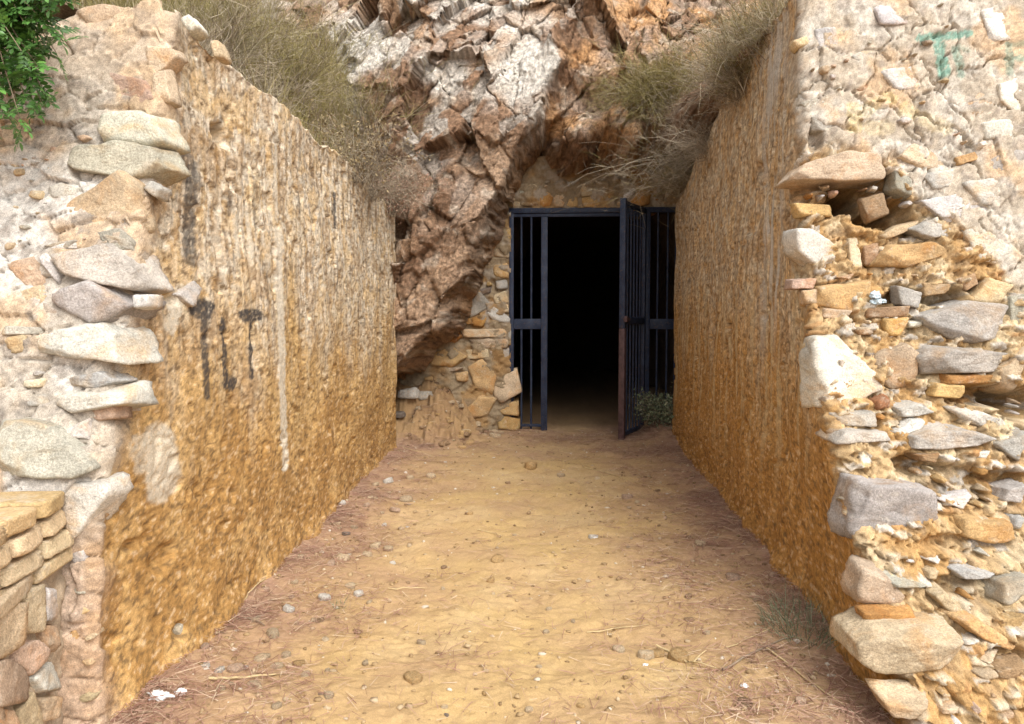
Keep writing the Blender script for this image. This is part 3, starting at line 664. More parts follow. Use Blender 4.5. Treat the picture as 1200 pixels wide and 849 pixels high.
done += traced(wall_right, cB, [
 ([(105,360),(180,355),(275,430),(260,505),(200,490),(120,440)], .10, 'white'), ([(315,395),(350,392),(375,500),(330,515)], .07, 'tan'), ([(370,420),(430,410),(440,480),(385,490)], .05, 'brown'),
 ([(425,490),(490,415),(640,400),(712,430),(690,452),(560,495)], .14, 'ochre'), ([(550,350),(640,320),(732,355),(700,382),(620,390)], .09, 'grey'),
 ([(770,360),(850,358),(962,440),(900,490),(820,460)], .07, 'white'), ([(440,380),(500,345),(590,325),(560,352),(470,392)], .06, 'tan'),
 ([(205,580),(390,560),(402,650),(330,668),(200,640)], .06, 'ochre'), ([(100,550),(190,545),(180,582),(100,582)], .06, 'pink'), ([(140,592),(205,585),(200,640),(150,640)], .05, 'tan'),
 ([(265,540),(340,524),(322,547)], .07, 'pink'), ([(610,562),(705,565),(690,600),(615,610)], .06, 'brown'), ([(500,575),(600,600),(590,655),(520,642)], .07, 'grey'),
 ([(800,625),(860,545),(952,570),(900,645)], .11, 'tan'), ([(615,692),(790,640),(912,650),(928,765),(820,792),(750,778),(640,722)], .16, 'grey'), ([(930,625),(990,610),(990,780),(945,770)], .08, 'grey'),
 ([(390,660),(550,650),(540,692),(400,692)], .06, 'brown'), ([(455,702),(545,697),(520,760),(470,760)], .05, 'ochre'), ([(230,662),(330,667),(300,702),(225,692)], .05, 'tan'),
 ([(550,712),(600,708),(600,730),(555,732)], .06, 'white'), ([(345,730),(410,735),(405,755),(350,755)], .05, 'tan'), ([(740,545),(800,525),(825,560),(770,590)], .05, 'brown'),
 ([(110,255),(240,260),(250,300),(130,300)], .0301, 'ochre'), ([(370,240),(450,220),(470,290),(400,320)], .03, 'brown')], front_right, 1100)
done += traced(wall_right, cC, [
 ([(130,72),(220,65),(390,210),(432,270),(300,342),(180,352),(118,130)], .11, 'white'), ([(578,142),(620,100),(720,103),(938,125),(900,202),(620,208)], .19, 'grey'), ([(680,212),(882,216),(870,248),(690,252)], .06, 'orange'),
 ([(905,192),(1000,100),(1000,290),(930,272)], .12, 'tan'), ([(640,252),(762,260),(742,312),(640,302)], .07, 'ochre'), ([(390,130),(500,90),(582,150),(560,252),(480,272),(400,202)], .06, 'tan'),
 ([(390,322),(430,300),(452,345),(400,364)], .07, 'red'), ([(218,382),(380,375),(392,430),(240,422)], .08, 'grey'), ([(212,492),(250,440),(430,460),(455,495),(240,508)], .12, 'grey'),
 ([(478,350),(560,334),(632,370),(560,388),(500,387)], .10, 'grey'), ([(718,365),(800,360),(912,400),(860,442),(770,407)], .09, 'white'), ([(556,472),(630,440),(720,434),(888,480),(800,522),(700,532),(570,527)], .19, 'grey'),
 ([(555,547),(650,537),(640,582),(580,575)], .08, 'brown'), ([(470,452),(530,400),(582,400),(592,430),(510,472)], .08, 'white'), ([(880,502),(1000,450),(1000,582),(920,532)], .12, 'grey'),
 ([(650,732),(782,714),(762,782)], .07, 'white'), ([(930,692),(1000,668),(1000,752),(930,747)], .1, 'grey'), ([(350,120),(385,118),(375,142),(355,142)], .07, 'dark'), ([(800,535),(860,530),(850,562),(810,560)], .06, 'white'),
 ([(440,135),(480,130),(500,170),(450,175)], .06, 'tan'), ([(300,25),(380,20),(370,45),(310,48)], .06, 'brown')], front_right, 1200)
done += traced(wall_right, cD, [
 ([(285,-118),(345,-112),(580,-75),(640,80),(600,95),(500,130),(330,150),(300,100)], .14, 'grey'), ([(720,32),(900,48),(958,132),(850,152),(740,112)], .11, 'ochre'), ([(285,212),(400,260),(515,372),(500,402),(340,398),(300,330)], .10, 'tan'),
 ([(398,265),(592,308),(597,335),(430,322)], .16, 'grey'), ([(330,412),(510,410),(545,450),(520,472),(350,452)], .06, 'orange'),
 ([(322,545),(380,490),(560,480),(680,500),(722,590),(700,652),(560,702),(450,708),(350,640)], .20, 'tan'), ([(610,480),(680,500),(718,578),(640,552)], .19, 'blue'),
 ([(692,245),(730,230),(800,245),(872,262),(840,287),(750,294)], .12, 'blue'), ([(868,292),(970,262),(970,422),(890,382)], .14, 'grey'), ([(600,342),(640,320),(760,430),(700,442)], .10, 'tan'), ([(700,440),(770,430),(960,560),(960,602),(800,520)], .10, 'ochre'),
 ([(400,762),(582,780),(560,860),(470,860)], .10, 'tan'), ([(810,617),(872,605),(840,628)], .08, 'tan'), ([(593,207),(637,195),(630,228)], .08, 'white'), ([(925,32),(965,25),(965,92),(930,72)], .08, 'blue'),
 ([(558,472),(612,460),(602,492)], .09, 'pink'), ([(860,642),(970,620),(970,705),(880,682)], .08, 'brown'), ([(780,665),(840,640),(890,680),(830,700)], .06, 'tan'), ([(730,525),(790,520),(770,550),(735,552)], .06, 'white'),
 ([(850,430),(960,420),(960,500),(880,480)], .06, 'ochre'), ([(500,196),(530,192),(535,212),(505,214)], .06, 'white'), ([(585,250),(620,240),(625,285),(590,282)], .06, 'tan'), ([(885,825),(930,815),(940,845),(890,850)], .06, 'pink'), ([(640,800),(700,790),(710,830),(650,835)], .06, 'tan')], front_right, 1300)
def fill_stones(parent, fn, boxes, polys, n, seed, cols, smin=.010, smax=.035, accept=None, side=1):
    rng = random.Random(seed); k = 0; tries = 0; taken = []
    cb = [(w.min(0) - .006, w.max(0) + .006) for w in polys]
    while k < n and tries < n * 60:
        tries += 1; x0, x1, z0, z1 = boxes[rng.randrange(len(boxes))]
        x, z = rng.uniform(x0, x1), rng.uniform(z0, z1); s = smin + (smax - smin) * rng.random() ** 2
        if any(a[0] - s * .6 < x < b[0] + s * .6 and a[1] - s * .4 < z < b[1] + s * .4 for a, b in cb): continue
        if any(math.hypot(x - a, (z - b) * 1.4) < (s + t) * .9 for a, b, t in taken): continue
        if accept and not accept(x, z): continue
        taken.append((x, z, s)); m = rng.randint(4, 6); ph = rng.uniform(0, 6)
        poly = [(x + s * rng.uniform(.6, 1.3) * math.cos(ph + 6.283 * i / m), z + s * rng.uniform(.35, .85) * math.sin(ph + 6.283 * i / m)) for i in range(m)]
        place_stone(parent, poly, float(fn(x, z)) + .015, rng.uniform(.03, .07), rng.choice(cols), seed * 7 + k, sub=3)
        k += 1
acc = lambda x, z: float(broken(np.array([x]), np.array([z]))[0]) > .6
fill_stones(wall_right, front_right, [(XR + .03, 2.05, .05, 2.1)], done, 75, 31, ['tan', 'tan', 'ochre', 'grey', 'brown', 'pink', 'white', 'orange'], accept=acc)
fill_stones(wall_right, lambda x, z: front_right(x, z) - .02, [(XR + .05, 2.2, 1.9, 3.0)], done, 22, 32, ['tan', 'pink', 'white', 'grey'], accept=lambda x, z: not acc(x, z))
# ---------- left wall front
kA, kB, kC = (0, 0, 2.83), (0, 270, 2.927), (0, 550, 2.84)
dl = traced(wall_left, kA, [
 ([(312,425),(340,375),(440,363),(500,385),(518,458),(440,472),(330,467)], .12, 'white'), ([(192,522),(230,480),(420,473),(490,490),(512,547),(430,582),(330,572),(230,552)], .12, 'grey'),
 ([(178,687),(400,578),(437,620),(432,742),(380,757),(260,742)], .08, 'tan'), ([(142,622),(190,604),(247,620),(232,652),(160,657)], .06, 'grey'), ([(462,622),(490,598),(522,620),(500,652)], .05, 'grey'),
 ([(310,772),(390,758),(427,800),(422,842),(330,802)], .06, 'grey'), ([(330,345),(350,240),(470,270),(497,320),(440,352)], .03, 'pink'), ([(500,242),(540,230),(547,320),(500,332)], .04, 'tan'), ([(122,812),(242,793),(200,834)], .06, 'grey'),
 ([(480,150),(560,160),(575,180),(500,240),(470,220)], .05, 'tan'), ([(235,40),(330,10),(470,40),(420,90),(260,70)], .04, 'pink'), ([(590,55),(620,45),(650,80),(610,95)], .05, 'white'), ([(690,135),(715,130),(730,180),(700,180)], .05, 'tan')], front_left, 2000)
dl += traced(wall_left, kB, [
 ([(163,87),(350,48),(422,100),(458,192),(410,203),(280,143),(200,152)], .15, 'grey'), ([(118,96),(150,83),(187,150),(175,192),(132,125)], .07, 'white'), ([(150,227),(300,168),(418,255),(350,302),(270,322),(165,250)], .15, 'grey'),
 ([(73,388),(200,340),(320,323),(372,360),(388,458),(250,442),(100,422)], .16, 'white'), ([(-10,328),(122,333),(122,357),(-10,360)], .07, 'grey'), ([(213,512),(330,488),(382,520),(310,547),(220,537)], .07, 'blue'),
 ([(173,572),(250,558),(402,553),(410,602),(220,637),(180,612)], .13, 'white'), ([(58,572),(130,568),(142,607),(60,607)], .05, 'blue'), ([(-30,668),(80,664),(170,688),(262,770),(283,822),(200,862),(-30,862)], .17, 'grey'),
 ([(188,692),(280,653),(283,722),(230,717)], .09, 'white'), ([(443,222),(502,222),(492,262),(440,267)], .06, 'white'), ([(125,65),(240,33),(240,60),(140,70)], .06, 'white'), ([(10,120),(90,95),(130,180),(70,200)], .05, 'pink'),
 ([(45,215),(120,190),(150,250),(80,260)], .05, 'tan'), ([(150,250),(260,330),(200,335),(130,270)], .06, 'grey'), ([(0,370),(70,360),(75,410),(20,425)], .06, 'tan'), ([(330,10),(430,30),(440,70),(370,50)], .06, 'grey'), ([(60,520),(130,512),(120,540),(70,545)], .05, 'white'), ([(300,620),(380,600),(380,650),(310,660)], .06, 'pink')], front_left, 2100)
dl += traced(wall_left, kC, [([(176,72),(260,62),(342,48),(348,90),(290,162),(225,242),(198,222),(178,110)], .10, 'white'), ([(215,290),(262,275),(265,315),(225,325)], .05, 'white'), ([(195,570),(235,545),(240,610),(200,630)], .05, 'ochre')], front_left, 2200)
fill_stones(wall_left, front_left, [(-2.0, XL - .02, .7, 2.1), (-2.0, XL - .02, .7, 2.1), (-1.75, XL - .02, .1, .8)], dl, 95, 33, ['tan', 'grey', 'grey', 'white', 'pink', 'tan'])
# stones showing in the wall's clay face near the corner
for k, (pts, cl_) in enumerate([([(208,345),(230,328),(236,338),(222,362)], 'white'), ([(152,468),(164,467),(163,483),(152,482)], 'white'), ([(206,735),(214,728),(220,745),(212,752)], 'grey')]):
    w = np.array([at_x(a, b, XL)[[1, 2]] for a, b in pts]); c = w.mean(0)
    fr_ = Matrix((Vector((0, 1, 0)), UZ, Vector((1, 0, 0)))).transposed().to_4x4()
    place_stone(wall_left, w, 0, .03, cl_, 2300 + k, frame=fr_, origin=Vector((XL - .005, (w[:, 0].min() + w[:, 0].max()) / 2, (w[:, 1].min() + w[:, 1].max()) / 2)), back=.05)

# ================================================================ LOW WALL WITH BRICK TOP
low = empty('low_wall', (0, 0, 0), 'low rubble wall topped with four courses of tan bricks', 'wall')
A0 = np.array([-1.545, 2.33]); dirw = np.array([.215, -1.]); dirw /= np.linalg.norm(dirw); nrm = np.array([-dirw[1], dirw[0]])   # runs towards the viewer, faces the path
if nrm[0] < 0: nrm = -nrm
Uv = Vector((-dirw[0], -dirw[1], 0)); Nv = Vector((nrm[0], nrm[1], 0)); lowF = Matrix((Uv, UZ, Nv)).transposed().to_4x4()
LEN = 1.25
def lowpt(s, d, z): q = A0 + dirw * s + nrm * d; return Vector((q[0], q[1], z))
ns, nz = 140, 110; S_, Z_ = np.meshgrid(np.linspace(-.02, LEN, ns), np.linspace(-.15, .885, nz), indexing='ij'); s_, z_ = S_.ravel(), Z_.ravel()
q = P3(s_, z_); dd = -.022 + .018 * fbm(q * 6, 3, 301) + .012 * facet(s_ * 20, z_ * 20, 302)[0]
V = np.c_[A0[0] + dirw[0] * s_ + nrm[0] * dd, A0[1] + dirw[1] * s_ + nrm[1] * dd, z_]
cc = cmix(np.tile([.42, .33, .235], (len(V), 1)), (.33, .255, .18), sstep(-.1, .4, fbm(q * 9, 3, 303)))
V2 = V.reshape(ns, nz, 3); bk = np.array([nrm[0], nrm[1], 0]) * -.30
rows = np.concatenate([V2, V2[:, -1:] + bk * .5 + [0, 0, -.004], V2[:, -1:] + bk], 1); cc2 = np.concatenate([cc.reshape(ns, nz, 3), np.tile([.40, .30, .2], (ns, 2, 1))], 1)
mk('mortar_core', rows.reshape(-1, 3), gfaces(ns, nz + 2), M['facade'], low, col=cc2.reshape(-1, 3))
m, t, b = newmat('tan_brick'); oi = N(t, 'ObjectInfo'); tc = N(t, 'TexCoord').outputs['Object']
n1 = noise(t, 35, 6, .7, tc); n2 = noise(t, 140, 3, .6, tc)
c_ = mult(t, oi.outputs['Color'], mrange(t, n1, .25, .75, .75, 1.25)); c_ = cm(t, mrange(t, noise(t, 16, 5, .7, tc), .52, .66, 0, .75), c_, (.50, .42, .32)); c_ = mult(t, c_, mrange(t, n2, .3, .7, .82, 1.18))
t.links.new(c_, b.inputs['Base Color']); p_ = bump(t, b, n1, .7, .008); bump(t, b, n2, .6, .004, p_); M['brick'] = m
rb = random.Random(5)
for ci, (zc, cb) in enumerate([(.875, (.50, .35, .18)), (.812, (.56, .42, .26)), (.750, (.56, .44, .29)), (.690, (.56, .43, .28))]):
    s0 = [.005, .0, .006, -.10][ci]; k = 0
    while s0 < LEN - .05:
        Lb = rb.uniform(.175, .205) if ci < 3 else rb.uniform(.30, .36); th_ = .050
        dp = .125
        poly = [(-Lb / 2, -th_ / 2), (Lb / 2, -th_ / 2), (Lb / 2, th_ / 2), (-Lb / 2, th_ / 2)]
        v, f = stone_verts(np.array(poly), .026, .10, rb, 4, soft=26, rough=.32, chips=2, bev=(.0, .05))
        if ci == 0: v[:, 2] = np.where(v[:, 2] < 0, v[:, 2] * 2.4, v[:, 2])
        o = mk('brick', v, f, M['brick'], low); o.matrix_basis = Matrix.Translation(lowpt(s0 + Lb / 2, rb.uniform(-.012, .008) - .012, zc + rb.uniform(-.004, .004))) @ lowF @ Matrix.Rotation(rb.uniform(-.03, .03), 4, 'Z')
        j = rb.uniform(.85, 1.12); o.color = (cb[0] * j, cb[1] * j, cb[2] * j * rb.uniform(.9, 1.1), 1); s0 += Lb + rb.uniform(.008, .016); k += 1
for row_i in range(2):       # second row of cap bricks behind
    s0 = .02
    while s0 < LEN - .05 and row_i == 0:
        Lb = rb.uniform(.18, .2); v, f = stone_verts(np.array([(-Lb/2,-.025),(Lb/2,-.025),(Lb/2,.025),(-Lb/2,.025)]), .07, .07, rb, 3, soft=26, rough=.3, chips=1, bev=(0, .05))
        o = mk('brick', v, f, M['brick'], low); o.matrix_basis = Matrix.Translation(lowpt(s0 + Lb / 2, -.325, .868)) @ lowF; o.color = (.48, .34, .18, 1); s0 += Lb + .012
def lowhit(px, py):
    d = ray(px, py); n3 = np.array([nrm[0], nrm[1], 0]); p0 = np.array([A0[0], A0[1], 0]); tt = ((p0 - CC) @ n3) / (d @ n3); q = CC + d * tt
    return ((q[:2] - A0) @ dirw), q[2]
low_polys = []
def lowstone(sp, prot, colr, k):
    w = np.array([(-s, z) for s, z in sp]); low_polys.append(w); c = (w.min(0) + w.max(0)) / 2
    place_stone(low, w, 0, prot, colr, 2500 + k, frame=lowF, origin=lowpt(-c[0], -.012, c[1]), back=.05, bev=(.02, .2))
for k, (pts, colr) in enumerate([([(-30,450),(80,438),(80,560),(0,640),(-30,640)], 'tan'), ([(88,402),(147,378),(138,540),(92,552)], 'tan'), ([(-40,642),(60,628),(107,700),(92,772),(-40,800)], 'pink'), ([(60,592),(120,560),(162,620),(110,690),(62,640)], 'pink'),
   ([(108,692),(182,638),(203,737),(140,742)], 'white'), ([(150,392),(187,400),(192,500),(150,512)], 'white'), ([(-30,805),(50,800),(62,865),(-30,865)], 'pink'), ([(68,802),(122,738),(138,865),(70,865)], 'tan'), ([(0,400),(85,402),(75,436),(-20,446)], 'tan'), ([(145,760),(195,750),(190,830),(150,840)], 'tan'), ([(140,520),(185,515),(182,610),(150,600)], 'pink')]):
    lowstone([lowhit(a / 2.84, 550 + b / 2.84) for a, b in pts], .05, colr, k)
rl = random.Random(8); kk = 40
for zz in np.arange(.06, .62, .115):
    s0 = .46 + rl.uniform(-.03, .03)
    while s0 < LEN - .06:
        Lb = rl.uniform(.10, .19); hb = rl.uniform(.085, .11)
        lowstone([(s0 + rl.uniform(0, .015), zz - hb / 2), (s0 + Lb - rl.uniform(0, .015), zz - hb / 2 + rl.uniform(-.01, .01)), (s0 + Lb, zz + hb * .3), (s0 + Lb * .6, zz + hb / 2), (s0 + .01, zz + hb * .4)], .035, rl.choice(['tan', 'pink', 'white', 'grey']), kk); kk += 1; s0 += Lb + .012

# ================================================================ PORTAL MASONRY ROUND THE GATE
portal = empty('portal_wall', (0, 0, 0), 'rubble masonry round the tunnel gate with orange stones set in mortar', 'wall')
def portal_y(x, z): return 8.34 - .06 * sstep(-.5, -1.2, x) - .10 * sstep(.9, .2, z) * sstep(-.45, -.7, x) + 0 * z
pxs = np.arange(-1.7, 1.75, .013); pzs = np.arange(.0, 3.15, .013)
Xg, Zg = np.meshgrid(pxs, pzs, indexing='ij'); x, z = Xg.ravel(), Zg.ravel(); q = P3(x, z)
y = portal_y(x, z) + .05 * fbm(q * 2.5, 3, 401) + .035 * facet(x * 9, z * 11, 402)[0] + .016 * facet(x * 24, z * 28, 403)[0] + .008 * fbm(q * 30, 2, 404)
cc = cmix(np.tile([.27, .205, .13], (len(x), 1)), (.31, .19, .085), sstep(-.1, .35, fbm(q * 3, 4, 405)))
cc = cmix(cc, (.36, .31, .25), sstep(.1, .4, fbm(q * 6, 4, 406)) * sstep(1.0, 1.4, z) * .8)
Fp = gfaces(len(pxs), len(pzs)); fx, fz = x[Fp].mean(1), z[Fp].mean(1)
mk('mortar_core', np.stack([x, y, z], -1), Fp[~((fx > -.47) & (fx < 1.38) & (fz < 2.60))], M['facade'], portal, col=cc)
rev = MB()   # reveals of the opening back to the tunnel
rev.box((-.66, 8.45, 0), (-.485, 8.66, 2.60)); rev.box((1.385, 8.45, 0), (1.60, 8.66, 2.60)); rev.box((-.66, 8.45, 2.605), (1.60, 8.66, 2.86))
ro = rev.build('reveal', M['facade'], portal); at = ro.data.color_attributes.new('col', 'FLOAT_COLOR', 'POINT'); at.data.foreach_set('color', np.tile([.25, .19, .12, 1], len(ro.data.vertices)).astype(np.float32))
cQ, cR = (460, 260, 3.2625), (580, 130, 5.217)
pd = traced(portal, cQ, [
 ([(288,562),(340,530),(392,590),(377,662),(320,642)], .14, 'ochre'), ([(238,582),(285,575),(287,612),(245,612)], .12, 'ochre'), ([(388,602),(470,570),(487,652),(420,692),(390,672)], .14, 'tan'), ([(278,722),(330,670),(392,680),(360,742),(290,752)], .12, 'ochre'),
 ([(378,702),(475,690),(478,742),(420,737)], .13, 'ochre'), ([(398,762),(430,745),(482,760),(482,802),(405,797)], .14, 'ochre'), ([(133,512),(230,480),(277,520),(220,557),(150,547)], .12, 'ochre'), ([(158,422),(230,400),(262,440),(230,467),(170,452)], .12, 'orange'),
 ([(198,372),(280,365),(302,390),(220,394)], .09, 'orange'), ([(263,412),(440,410),(442,442),(280,442)], .10, 'tan'), ([(298,452),(437,450),(432,482),(320,482)], .10, 'tan'), ([(373,492),(452,485),(447,522),(385,527)], .09, 'grey'),
 ([(363,352),(390,325),(447,370),(442,387),(390,382)], .10, 'white'), ([(258,302),(330,270),(372,320),(300,362),(250,342)], .05, 'grey'), ([(383,282),(430,265),(442,310),(395,317)], .08, 'tan'), ([(398,322),(440,315),(442,347),(405,345)], .07, 'tan'),
 ([(383,167),(440,160),(442,212),(390,212)], .09, 'ochre'), ([(388,102),(440,110),(442,137),(385,132)], .08, 'tan'), ([(408,42),(450,25),(452,72),(415,77)], .09, 'ochre'), ([(298,232),(330,225),(332,252),(300,257)], .06, 'orange'), ([(318,262),(375,250),(372,272),(330,282)], .07, 'dark'),
 ([(353,522),(385,525),(382,542),(350,537)], .08, 'white'), ([(278,492),(370,490),(362,522),(290,527)], .08, 'tan'), ([(303,367),(360,365),(342,402),(305,397)], .08, 'orange'), ([(330,350),(362,330),(370,360),(345,365)], .05, 'grey'), ([(190,560),(270,558),(240,574),(200,572)], .09, 'tan'),
 ([(395,225),(435,222),(438,255),(398,258)], .07, 'grey'), ([(390,80),(415,78),(420,98),(392,98)], .06, 'ochre'), ([(440,395),(455,400),(455,450),(442,450)], .06, 'grey'), ([(150,352),(190,340),(200,365),(165,372)], .06, 'brown')], portal_y, 3000, px=120)
pd += traced(portal, cR, [
 ([(273,502),(330,490),(352,530),(337,582),(280,582)], .05, 'orange'), ([(438,542),(500,525),(507,580),(445,587)], .05, 'ochre'), ([(538,532),(600,520),(642,560),(620,587),(545,582)], .05, 'ochre'), ([(683,462),(740,450),(747,512),(700,547)], .05, 'orange'),
 ([(788,482),(840,440),(872,460),(830,532),(790,542)], .07, 'white'), ([(828,562),(900,450),(957,490),(942,562),(860,582)], .07, 'orange'), ([(88,552),(150,555),(152,582),(90,582)], .05, 'tan'), ([(350,402),(480,370),(522,420),(430,472)], .035, 'grey'), ([(518,452),(640,430),(662,500),(540,522)], .035, 'tan'), ([(160,535),(250,520),(265,575),(170,580)], .04, 'brown'), ([(360,500),(425,500),(430,580),(365,582)], .035, 'tan'), ([(650,520),(690,550),(740,555),(735,582),(655,582)], .035, 'tan')], portal_y, 3100, px=120)
fill_stones(portal, lambda x, z: portal_y(x, z) - .01, [(-1.2, -.50, .5, 2.2), (-.45, 1.3, 2.64, 2.9)], pd, 60, 34, ['tan', 'ochre', 'brown', 'grey', 'tan'], .02, .06)
# ================================================================ GATE
m, t, b = newmat('worn_blue_black_paint'); tc = N(t, 'TexCoord').outputs['Object']; b.inputs['Roughness'].default_value = .5
n1 = noise(t, 9, 6, .7, tc); n2 = noise(t, 60, 4, .7, tc)
c_ = cm(t, mrange(t, n1, .4, .65, 0, 1), (.016, .024, .050), (.034, .048, .085)); c_ = cm(t, mrange(t, n2, .56, .68, 0, .85), c_, (.12, .075, .055)); c_ = cm(t, mrange(t, noise(t, 130, 3, .6, tc), .64, .72, 0, .6), c_, (.16, .17, .20))
t.links.new(c_, b.inputs['Base Color']); bump(t, b, n2, .4, .003); M['paint'] = m
M['rustpost'] = plain('rust_brown_paint', (.085, .05, .05), .6, .4, 25, .4)
GX = lambda px: float(at_y(px, 380, GY)[0]); GZ = lambda py: float(at_y(660, py, GY)[2])
gz0 = .12; gzt = GZ(244); z_tr0, z_tr1 = GZ(386), GZ(374)
gate = empty('iron_gate', (GX(660), GY, SLOPE * GY), 'blue black iron bar gate standing open in front of the dark tunnel', 'gate')
def gp(name, mb, mat, parent=None, bevel=.003):
    p = parent or gate; o = mb.build(name, mat, p, bevel=bevel)
    base = Vector(gate.location) if parent is None else Vector((0, 0, 0)); o.location = -base if parent is None else (0, 0, 0); return o
fr_o = gp('frame', MB().box((GX(597), GY - .025, gzt - .055), (GX(800), GY + .025, gzt)).box((GX(597), GY - .012, gzt - .095), (GX(757), GY + .02, gzt - .06))
   .box((GX(597), GY - .024, gz0), (GX(602), GY + .024, gzt - .057)), M['paint'])
gp('post', MB().box((GX(634), GY - .03, gz0), (GX(641.5), GY + .03, gzt - .097)), M['paint'])
gp('post', MB().box((GX(755), GY - .03, gz0), (GX(761), GY + .03, gzt - .057)), M['paint'])
gp('rail', MB().box((GX(602.3), GY - .02, z_tr0), (GX(633.8), GY + .02, z_tr1)), M['paint'])
gp('rail', MB().box((GX(761.3), GY - .02, z_tr0), (GX(800), GY + .02, z_tr1)), M['paint'])
gp('rail', MB().box((GX(602.3), GY - .02, SLOPE * GY + .02), (GX(633.8), GY + .02, SLOPE * GY + .05)), M['paint'])
for px in (611, 622.5): gp('bar', MB().tube([(GX(px), GY, gz0), (GX(px), GY, gzt - .09)], .012, 8), M['paint'], bevel=0)
for px in (770, 781.5, 791): gp('bar', MB().tube([(GX(px), GY, gz0), (GX(px), GY, gzt - .05)], .012, 8), M['paint'], bevel=0)
# the open leaf
hinge = Vector((GX(754), GY - .04, 0)); free = at_y(729, 380, 7.70); fv = Vector((free[0], free[1], 0)) - hinge; LW = fv.length
leaf = empty('leaf'); leaf.parent = gate; leaf.location = Vector((hinge.x, hinge.y, 0)) - Vector(gate.location); leaf.rotation_euler = (0, 0, math.atan2(fv.y, fv.x))
l0, l1 = .235, 2.585
gp('leaf_post', MB().box((LW - .045, -.03, l0 - .03), (LW + .01, .03, 1.32)), M['rustpost'], leaf)
gp('leaf_post', MB().box((LW - .0445, -.0295, 1.322), (LW + .0095, .0295, l1 + .02)), M['paint'], leaf)
gp('leaf_post', MB().box((0, -.02, l0), (.04, .02, l1)), M['paint'], leaf)
for a_, b_ in ((l1 - .05, l1), (1.36, 1.43), (l0, l0 + .04)): gp('leaf_rail', MB().box((.042, -.02, a_), (LW - .047, .02, b_)), M['paint'], leaf)
nb = 5
for k in range(nb):
    xx = .045 + (LW - .095) * (k + 1) / (nb + 1); gp('bar', MB().tube([(xx, 0, l0 + .02), (xx, 0, l1 - .02)], .011, 8), M['paint'], leaf, bevel=0)
for zh in (.55, 2.25): gp('hinge', MB().tube([(.0, -.03, zh - .06), (.0, -.03, zh + .06)], .016, 8), M['rustpost'], leaf, bevel=0)
lat = gp('latch', MB().box((LW - .14, .021, 1.40), (LW + .03, .04, 1.428)).box((LW - .02, .032, 1.385), (LW + .03, .06, 1.445)), M['rustpost'], leaf)
# ================================================================ PLANTS
R_ = np.random.RandomState(12)
def blades(P, D, L, W, bend, segs=3, side=None):
    """thin tapered curved blades; P base, D direction, L length, W width, bend: sideways vector reached at the tip (fraction of L)"""
    n = len(P); t = np.linspace(0, 1, segs + 1)
    c = P[:, None] + D[:, None] * (L[:, None] * t)[..., None] + bend[:, None] * (L[:, None] * t ** 2)[..., None]
    if side is None:
        side = np.cross(D, R_.randn(n, 3)); side /= np.linalg.norm(side, axis=1)[:, None] + 1e-9
    wd = W[:, None] * (1 - .85 * t ** 1.5) * .5
    v = np.stack([c - side[:, None] * wd[..., None], c + side[:, None] * wd[..., None]], 2).reshape(-1, 3)
    b0 = (np.arange(n) * (segs + 1) * 2)[:, None] + np.arange(segs)[None] * 2; b0 = b0.ravel()
    return v, np.stack([b0, b0 + 1, b0 + 3, b0 + 2], -1)
def unit(v): return v / (np.linalg.norm(v, axis=-1, keepdims=True) + 1e-9)
def join(parts):
    V, F, k = [], [], 0
    for v, f in parts: V.append(v); F.append(f + k); k += len(v)
    return np.concatenate(V), np.concatenate(F)
def grass(name, n, xr, yr, fn, mat, label, hmin, hmax, wd, lean=(0, -.15, 1), dens=None, parent=None):
    x = R_.uniform(*xr, n * 3); y = R_.uniform(*yr, n * 3)
    if dens is not None: k = R_.rand(len(x)) < dens(x, y); x, y = x[k], y[k]
    x, y = x[:n], y[:n]; z = fn(x, y) - .02; m = len(x)
    clump = fbm(P3(x * 2.2, y * 2.2), 2, 3)
    D = unit(np.array(lean) + R_.randn(m, 3) * np.array([.38, .38, .15]))
    L = (hmin + (hmax - hmin) * R_.rand(m) ** 1.6) * np.clip(1 + clump * 1.1, .4, 1.7)
    v, f = blades(np.stack([x, y, z], -1), D, L, wd * R_.uniform(.6, 1.3, m), R_.randn(m, 3) * .28 + np.array([0, -.05, -.22]), 3)
    return tag(mk(name, v, f, mat), label, 'grass', kind='stuff')
dl_ = lambda x, y: np.clip(.5 + 1.6 * fbm(P3(x * 1.3, y * 1.3), 3, 5), .05, 1) * sstep(9.5, 7, y)
grass('dry_grass', 22000, (-4.6, -1.64), (3.6, 9.4), hill_left_z, M['grass'], 'dry straw coloured grass covering the slope behind the black marked wall', .10, .42, .0045, dens=dl_)
grass('olive_grass', 14000, (-3.9, -1.75), (5.2, 9.0), hill_left_z, M['olive'], 'olive green dry grass high on the slope behind the black marked wall', .15, .50, .004, dens=lambda x, y: dl_(x + 7, y))
grass('dry_grass', 13000, (1.38, 4.2), (4.2, 9.0), hill_right_z, M['grass'], 'dry grass covering the slope behind the wall with green letters', .10, .38, .0045, dens=lambda x, y: dl_(x + 3, y + 2))
